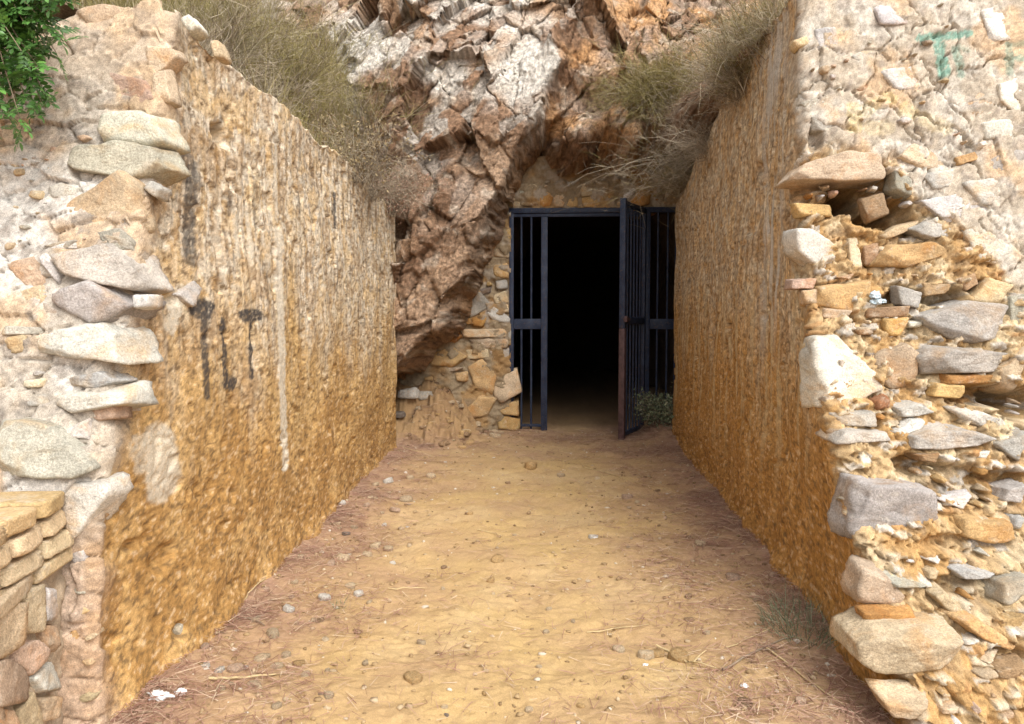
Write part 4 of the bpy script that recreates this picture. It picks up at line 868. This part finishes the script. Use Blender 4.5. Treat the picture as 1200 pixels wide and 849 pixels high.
def stems(base, n, spread, length, rad, droop, rng, twigs=4, lean=(0, 0, 0)):
    """a bundle of curved, branching stems; returns mesh arrays and the tips"""
    parts, tips = [], []
    for _ in range(n):
        d = unit(np.array([rng.gauss(0, spread), rng.gauss(0, spread), 1.0]) + np.array(lean)); L = length * rng.uniform(.55, 1.2)
        bd = np.array([rng.gauss(0, .25), rng.gauss(0, .25), -droop * rng.uniform(.3, 1.3)])
        t = np.linspace(0, 1, 8); b0 = np.array(base) + np.array([rng.gauss(0, .05), rng.gauss(0, .05), 0])
        pts = b0 + d * (t * L)[:, None] + bd * (L * t ** 2)[:, None] + np.array([[rng.gauss(0, .012) for _ in range(3)] for _ in t]) * t[:, None] * L * 2
        mb = MB().tube(pts, list(rad * (1 - .75 * t)), 3); parts.append((np.array(mb.v), np.array(mb.f)))
        for _k in range(twigs):
            i = rng.randint(2, 6); d2 = unit(d + np.array([rng.gauss(0, .8) for _ in range(3)])); L2 = L * rng.uniform(.15, .42); tt = np.linspace(0, 1, 4)
            p2 = pts[i] + d2 * (tt * L2)[:, None] + np.array([0, 0, -droop * .5]) * (L2 * tt ** 2)[:, None]
            mb = MB().tube(p2, list(rad * .55 * (1 - .7 * tt)), 3); parts.append((np.array(mb.v), np.array(mb.f))); tips += [p2[1], p2[2], p2[-1]]
        tips += [pts[5], pts[-1]]
    return join(parts), np.array(tips)
def leaves_at(tips, per, size, rng_):
    P = np.repeat(tips, per, 0) + rng_.randn(len(tips) * per, 3) * size * 1.2
    D = unit(rng_.randn(len(P), 3) + np.array([0, 0, .2])); L = size * rng_.uniform(.6, 1.3, len(P))
    n = len(P); sd = unit(np.cross(D, rng_.randn(n, 3))); w = L * .3
    v = np.stack([P, P + D * (L * .5)[:, None] + sd * w[:, None], P + D * L[:, None], P + D * (L * .5)[:, None] - sd * w[:, None]], 1).reshape(-1, 3)
    return v, (np.arange(n) * 4)[:, None] + np.arange(4)[None]
def shrub(label, base, n, spread, length, seed, fol=None, per=3, fsize=.02, droop=.35, rad=.0035, twigs=4, lean=(0, 0, 0), group=None, name='dry_shrub', cat='shrub', stemmat='twig'):
    rng = random.Random(seed); base = np.array(base, float); e = empty(name, base, label, cat, group)
    (v, f), tips = stems((0, 0, 0), n, spread, length, rad, droop, rng, twigs, lean)
    tag(mk('stems', v, f, M[stemmat], e), kind='stuff')
    rr = np.random.RandomState(seed + 500); m_ = len(tips); P_ = tips + rr.randn(m_, 3) * .015
    v, f = blades(P_, unit(rr.randn(m_, 3) + unit(P_ + 1e-6)), rr.uniform(.05, .16, m_), rr.uniform(.0012, .0022, m_), rr.randn(m_, 3) * .35, 2); tag(mk('twiglets', v, f, M[stemmat], e), kind='stuff')
    if fol in ('olive', 'grass'):
        rr = np.random.RandomState(seed); m_ = len(tips) * per; P_ = np.repeat(tips, per, 0) + rr.randn(m_, 3) * .02
        v, f = blades(P_, unit(rr.randn(m_, 3) * .5 + unit(P_ + 1e-6) * .8 + np.array([0, 0, .3])), rr.uniform(.06, .2, m_), rr.uniform(.0018, .0032, m_), rr.randn(m_, 3) * .3 + [0, 0, -.15], 2); tag(mk('foliage', v, f, M[fol], e), kind='stuff')
    elif fol:
        v, f = leaves_at(tips, per, fsize, np.random.RandomState(seed)); tag(mk('foliage', v, f, M[fol], e), kind='stuff')
    return e
def hl(px, Y, fn):          # a point on a hillside along a bearing
    X = float(ray(px, 100)[0] * Y); return (X, Y, float(fn(np.array([X]), np.array([Y]))[0]) + (.10 if X > 0 else -.03))
GL, GR = 'dry shrubs on the slope behind the black marked wall', 'dry shrubs on the slope behind the lettered wall'
shrub('bare grey twiggy shrub at the front end of the black marked wall', hl(215, 4.0, hill_left_z), 60, .45, .55, 1, None, droop=.3, rad=.0028, twigs=6, group=GL)
shrub('olive broom shrub with fine green shoots high on the grassy slope', hl(345, 6.3, hill_left_z), 70, .5, .85, 2, 'olive', 3, .03, .3, .0035, 6, group=GL)
shrub('brown tangled shrub with sparse twigs in the middle of the grassy slope', hl(300, 5.0, hill_left_z), 60, .6, .50, 3, None, droop=.45, rad=.003, twigs=7, group=GL)
shrub('shrub with small round tan leaves beside the fractured cliff', hl(418, 5.6, hill_left_z), 42, .55, .60, 4, 'tanleaf', 2, .022, .35, .003, 5, group=GL)
shrub('reddish brown twiggy shrub at the foot of the pale cliff rocks', hl(455, 6.7, hill_left_z), 50, .55, .60, 5, 'needle', 2, .018, .4, .0028, 7, group=GL)
shrub('dark twiggy shrub leaning over the back end of the black marked wall', hl(432, 6.1, hill_left_z), 46, .6, .55, 6, None, droop=.6, rad=.0028, twigs=6, lean=(.5, -.2, 0), group=GL)
shrub('tall olive broom shrub at the top of the grassy slope', hl(430, 7.6, hill_left_z), 80, .5, 1.0, 7, 'olive', 3, .035, .3, .004, 6, group=GL)
shrub('thin straw coloured shrub behind the pale stones of the wall end', hl(255, 5.2, hill_left_z), 60, .4, .75, 8, 'grass', 3, .03, .3, .003, 5, group=GL)
shrub('big olive bush in the upper part of the grassy slope', hl(290, 7.0, hill_left_z), 90, .55, 1.0, 18, 'olive', 3, .035, .3, .004, 6, group=GL)
shrub('dense dry broom bush hanging over the lettered wall', hl(850, 6.2, hill_right_z), 80, .6, .6, 9, None, droop=.6, rad=.003, twigs=8, lean=(-.35, -.35, 0), group=GR)
shrub('grey tangled shrub on top of the lettered wall', hl(890, 5.2, hill_right_z), 90, .55, .60, 10, None, droop=.5, rad=.0028, twigs=8, lean=(-.2, -.1, 0), group=GR)
shrub('yellow green broom clump growing out of the rock above the gate', tuple(at_y(765, 112, 7.55)), 70, .35, .55, 11, 'olive', 5, .03, 1.0, .0025, 4, lean=(-.1, -.6, -.7), group=GR)
shrub('long arching straw stalks hanging down beside the gate top', tuple(at_y(800, 195, 7.30)), 26, .5, .75, 12, None, droop=.9, rad=.0028, twigs=2, lean=(-.9, -.5, -.3), stemmat='twig', group=GR)
shrub('tall pale grey bush at the top of the brushy slope', hl(830, 7.4, hill_right_z), 110, .55, 1.1, 13, 'grass', 2, .03, .45, .0035, 7, lean=(-.2, -.3, 0), group=GR)
shrub('olive tinted bush leaning out over the cliff above the gate', tuple(at_y(800, 130, 7.5)), 90, .55, .75, 14, 'olive', 4, .03, .6, .003, 6, lean=(-.6, -.5, .1), group=GR)
shrub('straw coloured bush behind the highest part of the lettered wall', hl(900, 6.6, hill_right_z), 100, .5, 1.0, 15, 'grass', 3, .03, .4, .0035, 6, group=GR)
shrub('fine dead brush trailing down the rock beside the lettered wall', tuple(at_y(812, 215, 7.25)), 22, .6, .50, 16, None, droop=.9, rad=.0024, twigs=6, lean=(-.5, -.3, .1), group=GR)
shrub('grey brush sprouting from the cliff right above the lettered wall end', tuple(at_y(835, 150, 7.0)), 55, .6, .60, 17, None, droop=.6, rad=.0026, twigs=7, lean=(-.4, -.4, .2), group=GR)
shrub('wispy straw bush on the middle of the lettered wall top', hl(878, 5.0, hill_right_z), 70, .5, .55, 41, 'grass', 2, .03, .45, .0028, 6, lean=(-.15, -.1, 0), group=GR)
shrub('thin dry bush beside the white stone on the lettered wall top', hl(908, 4.55, hill_right_z), 50, .45, .50, 42, 'grass', 2, .03, .4, .0026, 6, group=GR)
# ---- leafy green bush on the wall front
gb = empty('green_bush', (-1.95, 2.75, 2.62), 'leafy green bush hanging over the pale wall front above the bricks', 'bush')
m, t, b = newmat('green_leaf'); g = N(t, 'NewGeometry'); oi = N(t, 'ObjectInfo')
c_ = ramp(t, g.outputs['Random Per Island'], [(0, (.045, .12, .022)), (.5, (.085, .205, .038)), (.9, (.15, .29, .06)), (1, (.25, .33, .09))]); c_ = mult(t, c_, mrange(t, oi.outputs['Random'], 0, 1, .7, 1.25))
t.links.new(c_, b.inputs['Base Color']); b.inputs['Roughness'].default_value = .38; b.inputs['Specular IOR Level'].default_value = .5
b.inputs['Subsurface Weight'].default_value = 0; M['leaf'] = m
def pinnate(seed):
    rg = random.Random(seed); parts = []; n = rg.randint(4, 5)
    def leaflet(p, d, L, w):
        d = Vector(d).normalized(); up_ = Vector((rg.uniform(-.3, .3), rg.uniform(-.3, .3), 1)); s = d.cross(up_).normalized(); nn = s.cross(d); p = Vector(p)
        prof = [(0, .05), (.18, .62), (.42, 1), (.7, .8), (.9, .36), (1, .02)]
        V = []
        for tt, ww in prof:
            c = p + d * L * tt - nn * L * .16 * tt * tt
            V += [c - s * w * ww + nn * w * .28 * ww, c, c + s * w * ww + nn * w * .28 * ww]
        F = []
        for i in range(5): F += [[3*i, 3*i+1, 3*i+4, 3*i+3], [3*i+1, 3*i+2, 3*i+5, 3*i+4]]
        return np.array([tuple(q) for q in V]), np.array(F)
    for i in range(n):
        xx = .018 + i * .017
        for sg in (-1, 1): parts.append(leaflet((xx, 0, -.12 * xx), (.62, sg * .8, rg.uniform(-.1, .2)), rg.uniform(.026, .036), rg.uniform(.0065, .0085)))
    parts.append(leaflet((.018 + n * .017, 0, -.01), (1, 0, -.1), .034, .008))
    mb = MB().tube([(0, 0, 0), (.05, 0, -.004), (.018 + n * .017, 0, -.012)], .0012, 3); parts.append((np.array(mb.v), np.array(mb.f)))
    v, f = join(parts); o = mk('leaf', v, f, M['leaf'], gb); me = o.data; bpy.data.objects.remove(o); return me
LV = [pinnate(k) for k in range(5)]; rg = random.Random(3)
B0 = Vector(gb.location); stem_mb = MB()
ends = [at_y(a, b_, 2.52 + rg.uniform(-.08, .10)) for a, b_ in [(70,2),(74,48),(58,32),(48,102),(50,126),(26,148),(2,152),(66,62),(44,78),(30,30),(12,100),(28,112),(20,120),(-20,150),(0,90),(25,60),(-30,100),(45,10),(10,20),(-40,40),(-60,130),(60,-10),(55,65),(35,85),(12,140),(-10,10),(40,130),(60,20),(20,-20)]]
for en in ends:
    en = Vector(en) - B0; st = Vector((rg.uniform(-.2, .05), rg.uniform(-.05, .1), -.02)); mid = (st + en) * .5 + Vector((rg.uniform(-.03, .03), -.06, .07)); pts = [st, st.lerp(mid, .5) + Vector((0, -.01, .02)), mid, mid.lerp(en, .5) + Vector((0, -.01, .015)), en]
    stem_mb.tube(pts, [.004, .0035, .003, .0022, .0015], 4)
    for k in range(20):
        u_ = .2 + .8 * k / 19; i = min(int(u_ * 4), 3); ps = pts[i].lerp(pts[i + 1], u_ * 4 - i); dv = (pts[i + 1] - pts[i]).normalized()
        dr = (dv * .5 + Vector((rg.gauss(0, .6), rg.gauss(-.25, .5), rg.gauss(.05, .45)))).normalized()
        z_ = Vector((rg.gauss(0, .4), rg.gauss(-.5, .4), 1)).normalized(); y_ = z_.cross(dr).normalized(); z_ = dr.cross(y_)
        Mx = Matrix((dr, y_, z_)).transposed().to_4x4(); s_ = rg.uniform(.65, 1.0)
        inst('leaf', rg.choice(LV), gb, Matrix.Translation(ps) @ Mx @ Matrix.Scale(s_, 4))
stem_mb.build('stem', M['bark'], gb)
# ---- small plants on the ground
def gz(x, y): return float(ground_z(x, y)[0])
q = at_ground(774, 513); shrub('grey green herb growing at the foot of the open gate leaf', (q[0], q[1], gz(q[0], q[1])), 34, .5, .38, 21, 'shootgreen', 5, .03, .3, .003, 5, name='herb', cat='plant')
def tuft(label, px, py, n, r, hmin, hmax, mat, name='grass_tuft'):
    q = at_ground(px, py); a_ = R_.rand(n) * 6.283; rr = r * np.sqrt(R_.rand(n)); x, y = q[0] + rr * np.cos(a_), q[1] + rr * np.sin(a_) * 1.3
    z = ground_z(x, y) - .005; D = unit(np.stack([rr * np.cos(a_) / r * .5, rr * np.sin(a_) / r * .5, np.ones(n)], -1) + R_.randn(n, 3) * .3)
    o_ = np.array([q[0], q[1], gz(q[0], q[1])])
    v, f = blades(np.stack([x, y, z], -1) - o_, D, R_.uniform(hmin, hmax, n), R_.uniform(.0018, .0036, n), R_.randn(n, 3) * .3 + [0, 0, -.2], 3)
    e = empty(name, o_, label, 'grass'); tag(mk('blades', v, f, mat, e), kind='stuff')
tuft('fine grey green grass tuft at the foot of the lettered wall', 940, 742, 420, .16, .05, .17, M['shootgreen'])
tuft('small blue green seedling among the stones by the black marked wall', 396, 712, 40, .03, .02, .06, M['shootgreen'], 'seedling')
# ================================================================ LITTER ON THE GROUND
def side_mask(x, y): return np.clip(np.exp(-np.maximum(x - XL, 0) / .32) + 1.1 * np.exp(-np.maximum(XR - x, 0) / .42) + .35 * sstep(6.5, 8, y), 0, 1)
n = 230000; x = R_.uniform(XL, XR, n); y = 2.2 + 6.1 * R_.rand(n) ** 1.25
pat = np.clip(.25 + 1.5 * fbm(P3(x * 2.5, y * 2.5), 3, 66), 0, 1)
k = R_.rand(n) < np.clip(side_mask(x, y) ** 1.3 * (.25 + pat), 0, 1) * .9 + .008; x, y = x[k], y[k]; n = len(x)
z = ground_z(x, y) + R_.uniform(.008, .020, n); az = R_.rand(n) * 6.283
D = unit(np.stack([np.cos(az), np.sin(az), R_.randn(n) * .10], -1)); side_ = unit(np.cross(D, np.array([0, 0, 1.]) + R_.randn(n, 3) * .3))
v, f = blades(np.stack([x, y, z], -1), D, R_.uniform(.03, .11, n), R_.uniform(.0018, .0036, n), unit(R_.randn(n, 3) * [1, 1, .05]) * .10, 2, side_)
tag(mk('fallen_needles', v, f, M['needle']), 'reddish brown fallen pine needles along both sides of the path', 'needles', kind='stuff')
iv, if_ = ICO[2]; b1 = bmesh.new(); bmesh.ops.create_icosphere(b1, subdivisions=1, radius=1); sv_ = np.array([q.co[:] for q in b1.verts]); sf_ = np.array([[q.index for q in t_.verts] for t_ in b1.faces]); b1.free()
n = 7000; x = R_.uniform(XL + .02, XR - .02, n); y = 2.25 + 6.0 * R_.rand(n) ** 1.4
k = R_.rand(n) < .18 + .82 * side_mask(x, y); x, y = x[k], y[k]; n = len(x); s = .004 + .011 * R_.rand(n) ** 2.5
rot = unit(R_.randn(n, 3)); V = sv_[None] * (1 + .35 * R_.randn(n, len(sv_), 1) * .6) * (s[:, None] * R_.uniform(.6, 1.4, (n, 3)) * [1, 1, .6])[:, None]
V = V + np.stack([x, y, ground_z(x, y) + s * .25], -1)[:, None]
tag(mk('gravel', V.reshape(-1, 3), (np.arange(n) * len(sv_))[:, None, None].repeat(len(sf_), 1).reshape(-1, 1) + np.tile(sf_, (n, 1)), M['gravel']), 'fine ochre gravel scattered over the soil path', 'gravel', kind='stuff')
# loose stones one can count
rs = random.Random(77); SM = []
for k in range(12):
    v, f = stone_verts(np.array([(math.cos(a_) * rs.uniform(.8, 1.1), math.sin(a_) * rs.uniform(.55, .95)) for a_ in np.linspace(0, 6.28, 8)[:-1]]), rs.uniform(.3, .6), rs.uniform(.25, .4), rs, 3)
    o = mk('loose_stone', v, f, M['stone']); SM.append(o.data); bpy.data.objects.remove(o)
CW = {'tan': 'tan', 'white': 'cream', 'pink': 'pinkish', 'ochre': 'ochre', 'brown': 'brown', 'dark': 'dark grey', 'grey': 'grey'}
def loose(px, py, size, colr, label, group, pos=None):
    q = at_ground(px, py) if pos is None else pos
    Mx = Matrix.Translation((q[0], q[1], gz(q[0], q[1]) + size * .14 + .002)) @ Matrix.Rotation(rs.uniform(0, 6.28), 4, 'Z') @ Matrix.Rotation(rs.uniform(-.25, .25), 4, 'X') @ Matrix.Scale(size, 4)
    c = STN[colr]; j = rs.uniform(.85, 1.2); o = inst('loose_stone', rs.choice(SM), None, Mx, (c[0] * j, c[1] * j, c[2] * j)); tag(o, ('tiny ' if size < .014 else 'small ' if size < .022 else 'larger ') + CW[colr] + ' ' + label, 'stone', group)
LS = 'loose stone lying on the soil path', 'loose stones scattered over the path'
LE = 'loose stone among needles below the black marked wall', 'loose stones along the black marked wall'
LR = 'loose stone among needles below the lettered wall', 'loose stones along the lettered wall'
for a_, b_, s_, c_ in [(695,627,14,'white'),(583,658,18,'ochre'),(575,680,14,'ochre'),(657,556,12,'tan'),(551,604,9,'ochre'),(548,603,8,'brown'),(622,549,22,'ochre'),(643,710,9,'tan'),(480,640,8,'tan'),(770,760,20,'ochre'),(795,765,26,'ochre'),(757,763,22,'tan'),(725,757,18,'tan'),(484,798,26,'ochre'),(460,660,9,'white'),(520,662,8,'brown'),(597,698,7,'brown'),(640,735,10,'tan'),(820,640,16,'tan'),(735,585,16,'pink'),(700,560,10,'tan'),(595,565,8,'brown'),(523,835,8,'dark'),(620,832,12,'tan'),(568,812,9,'ochre'),(873,828,22,'brown'),(938,828,16,'pink'),(860,680,20,'pink')]:
    q = at_ground(a_, b_); loose(a_, b_, s_ * q[1] / 900 * .5, c_, *LS)
for a_, b_, s_, c_ in [(399,601,14,'white'),(463,602,16,'pink'),(402,655,18,'tan'),(388,665,14,'pink'),(430,650,14,'tan'),(440,640,16,'tan'),(455,643,14,'tan'),(420,697,16,'white'),(380,705,18,'white'),(338,722,18,'white'),(320,750,22,'tan'),(428,748,16,'ochre'),(325,788,18,'tan'),(335,770,16,'tan'),(350,780,18,'ochre'),(258,798,16,'white'),(275,795,22,'pink'),(305,778,18,'tan'),(415,620,10,'tan'),(405,627,12,'dark'),(352,660,10,'tan'),(440,575,12,'tan'),(455,570,14,'white'),(480,563,12,'tan'),(505,560,14,'tan'),(475,590,18,'tan'),(430,600,12,'pink'),(395,620,10,'tan'),(450,615,8,'white'),(411,690,14,'tan'),(433,706,10,'tan'),(300,735,14,'tan'),(358,800,14,'tan'),(385,823,16,'tan'),(298,812,20,'tan'),(240,775,14,'pink'),(470,620,10,'tan'),(345,690,10,'tan'),(375,730,12,'brown'),(420,740,12,'brown'),(390,790,10,'tan'),(260,820,14,'tan'),(312,700,12,'pink'),(325,836,16,'tan')]:
    q = at_ground(a_, b_); loose(a_, b_, s_ * q[1] / 900 * .5, c_, *LE)
for k in range(36):
    xx = XL + .08 + rs.random() ** 1.8 * .9; yy_ = rs.uniform(2.5, 7.0); loose(0, 0, rs.uniform(.010, .024), rs.choice(['tan', 'pink', 'tan', 'white', 'ochre']), *LE, pos=(xx, yy_))
for k in range(26):
    xx = XR - .06 - rs.random() ** 1.6 * .7; yy_ = rs.uniform(2.9, 7.4); loose(0, 0, rs.uniform(.010, .026), rs.choice(['tan', 'pink', 'tan', 'brown']), *LR, pos=(xx, yy_))
for k in range(26):
    loose(0, 0, rs.uniform(.008, .018), rs.choice(['tan', 'ochre', 'tan', 'brown']), *LS, pos=(rs.uniform(-.8, .8), rs.uniform(2.4, 7.5)))
for a_, b_, s_, c_ in [(480,512,26,'white'),(497,508,24,'grey'),(470,500,18,'tan'),(488,497,18,'tan'),(468,516,16,'dark'),(505,500,14,'brown')]:
    q = at_ground(a_, b_); loose(a_, b_, s_ * q[1] / 900 * .55, c_, 'fallen rock at the back end of the black marked wall', 'fallen rocks at the cliff foot')
for k in range(34):
    xx = rs.uniform(-1.42, -.55); yy_ = rs.uniform(7.25, 8.2)
    if xx > -.8 and yy_ < 7.7: continue
    loose(0, 0, rs.uniform(.02, .07), rs.choice(['ochre', 'tan', 'ochre', 'brown', 'tan']), 'fallen rock in the soil heap beside the gate masonry', 'fallen rocks at the cliff foot', pos=(xx, yy_))
for a_, b_, s_, c_ in [(776,505,34,'brown'),(762,508,18,'brown')]:
    q = at_ground(a_, b_); loose(a_, b_, s_ * q[1] / 900 * .5, c_, 'flat rock below the herb beside the gate leaf', 'flat rocks beside the gate leaf')
# twigs and stalks
def twig(label, pts, r, mat='straw', fork=None, group=None):
    W = []
    for a_, b_ in pts: q = at_ground(a_, b_); W.append(Vector((q[0], q[1], gz(q[0], q[1]) + r * 1.5)))
    P_ = []
    for i in range(len(W) - 1):
        for k in range(5): P_.append(W[i].lerp(W[i + 1], k / 5) + Vector((rs.gauss(0, .003), rs.gauss(0, .004), abs(rs.gauss(0, .003)))))
    P_.append(W[-1]); O = P_[0].copy(); L = len(P_)
    mb = MB().tube([p - O for p in P_], [r * (1 - .6 * i / L) for i in range(L)], 6)
    if fork:
        for i, dx, dy in fork: mb.tube([P_[i] - O, P_[i] - O + Vector((dx * .5, dy * .5, .008)), P_[i] - O + Vector((dx, dy, .006))], [r * .6, r * .5, r * .3], 5)
    o = mb.build('twig', M[mat], None, loc=O); tag(o, label, 'twig', group)
twig('long pale forked stalk lying across the bare part of the path', [(768,750),(805,770),(846,786)], .0055, 'straw', [(6, .07, .10)])
twig('thick pale stick lying beside the white crumpled paper', [(246,812),(285,806),(334,801)], .006, 'straw')
twig('crooked brown stick at the foot of the black marked wall', [(282,734),(298,736),(310,742)], .006, 'bark', [(4, .05, .03)])
twig('thin stalk leaning along the foot of the black marked wall', [(276,728),(296,706),(318,684)], .004, 'straw')
twig('long thin stalk running towards the lettered wall foot', [(898,765),(950,805),(992,838)], .0045, 'straw')
twig('brown stalk crossing the needles near the grass tuft', [(846,786),(890,765),(935,752)], .005, 'bark', [(5, .06, -.03)])
for pts in [[(686,546),(720,556),(745,566),(792,580)],[(752,670),(775,658),(790,650)],[(690,735),(760,728)],[(470,530),(508,536)],[(870,690),(890,682)],[(780,610),(830,600)],[(850,760),(905,742)],[(560,620),(590,624)],[(330,715),(352,713)],[(455,692),(500,690)],[(842,715),(880,718)]]:
    twig('short thin straw stalk lying on the path soil', pts, .003, 'straw', group='short stalks on the path')
# paper, scraps, foil
def crumple(name, label, cat, pos, sx, sy, sz, mat, seed, parent=None):
    d, f = ICO[4]; n1 = fbm(d * 1.6 + seed, 3, seed); n2 = facet(d[:, 0] * 3 + seed, d[:, 1] * 3 + d[:, 2] * 2, seed, 2)[0]
    v = d * (1 + .55 * n1 + .35 * n2)[:, None] * [sx, sy, sz]; v[:, 2] = np.maximum(v[:, 2], -sz * .35)
    o = mk(name, v, f, mat, loc=pos); return tag(o, label, cat)
def gpos(px, py, dz=.004): q = at_ground(px, py); return (q[0], q[1], gz(q[0], q[1]) + dz)
crumple('paper', 'crumpled white paper at the foot of the black marked wall', 'paper', gpos(188, 836, .010), .036, .024, .016, M['paper'], 3)
crumple('paper', 'small torn white paper piece beside the thick pale stick', 'paper', gpos(212, 829, .008), .020, .014, .012, M['paper'], 5)
for a_, b_, s_ in [(872,808,.013),(756,774,.010),(697,628,.012)]: tag(crumple('paper_scrap', 'tiny white paper scrap lying on the path', 'paper', gpos(a_, b_), s_, s_ * .8, s_ * .5, M['paper'], int(a_)), group='tiny paper scraps on the path')
fp = on_front(1026, 351, front_right, .02); foil = empty('crumpled_foil', fp, 'crumpled pale blue foil wad tucked between stones of the lettered wall', 'foil')
for k, (dx, dz, s_) in enumerate([(0, .012, .022), (.004, -.016, .020), (.034, -.012, .013)]):
    o = crumple('wad', None, None, (dx, 0, dz), s_, s_ * .8, s_, M['foil'], 40 + k); o.parent = foil
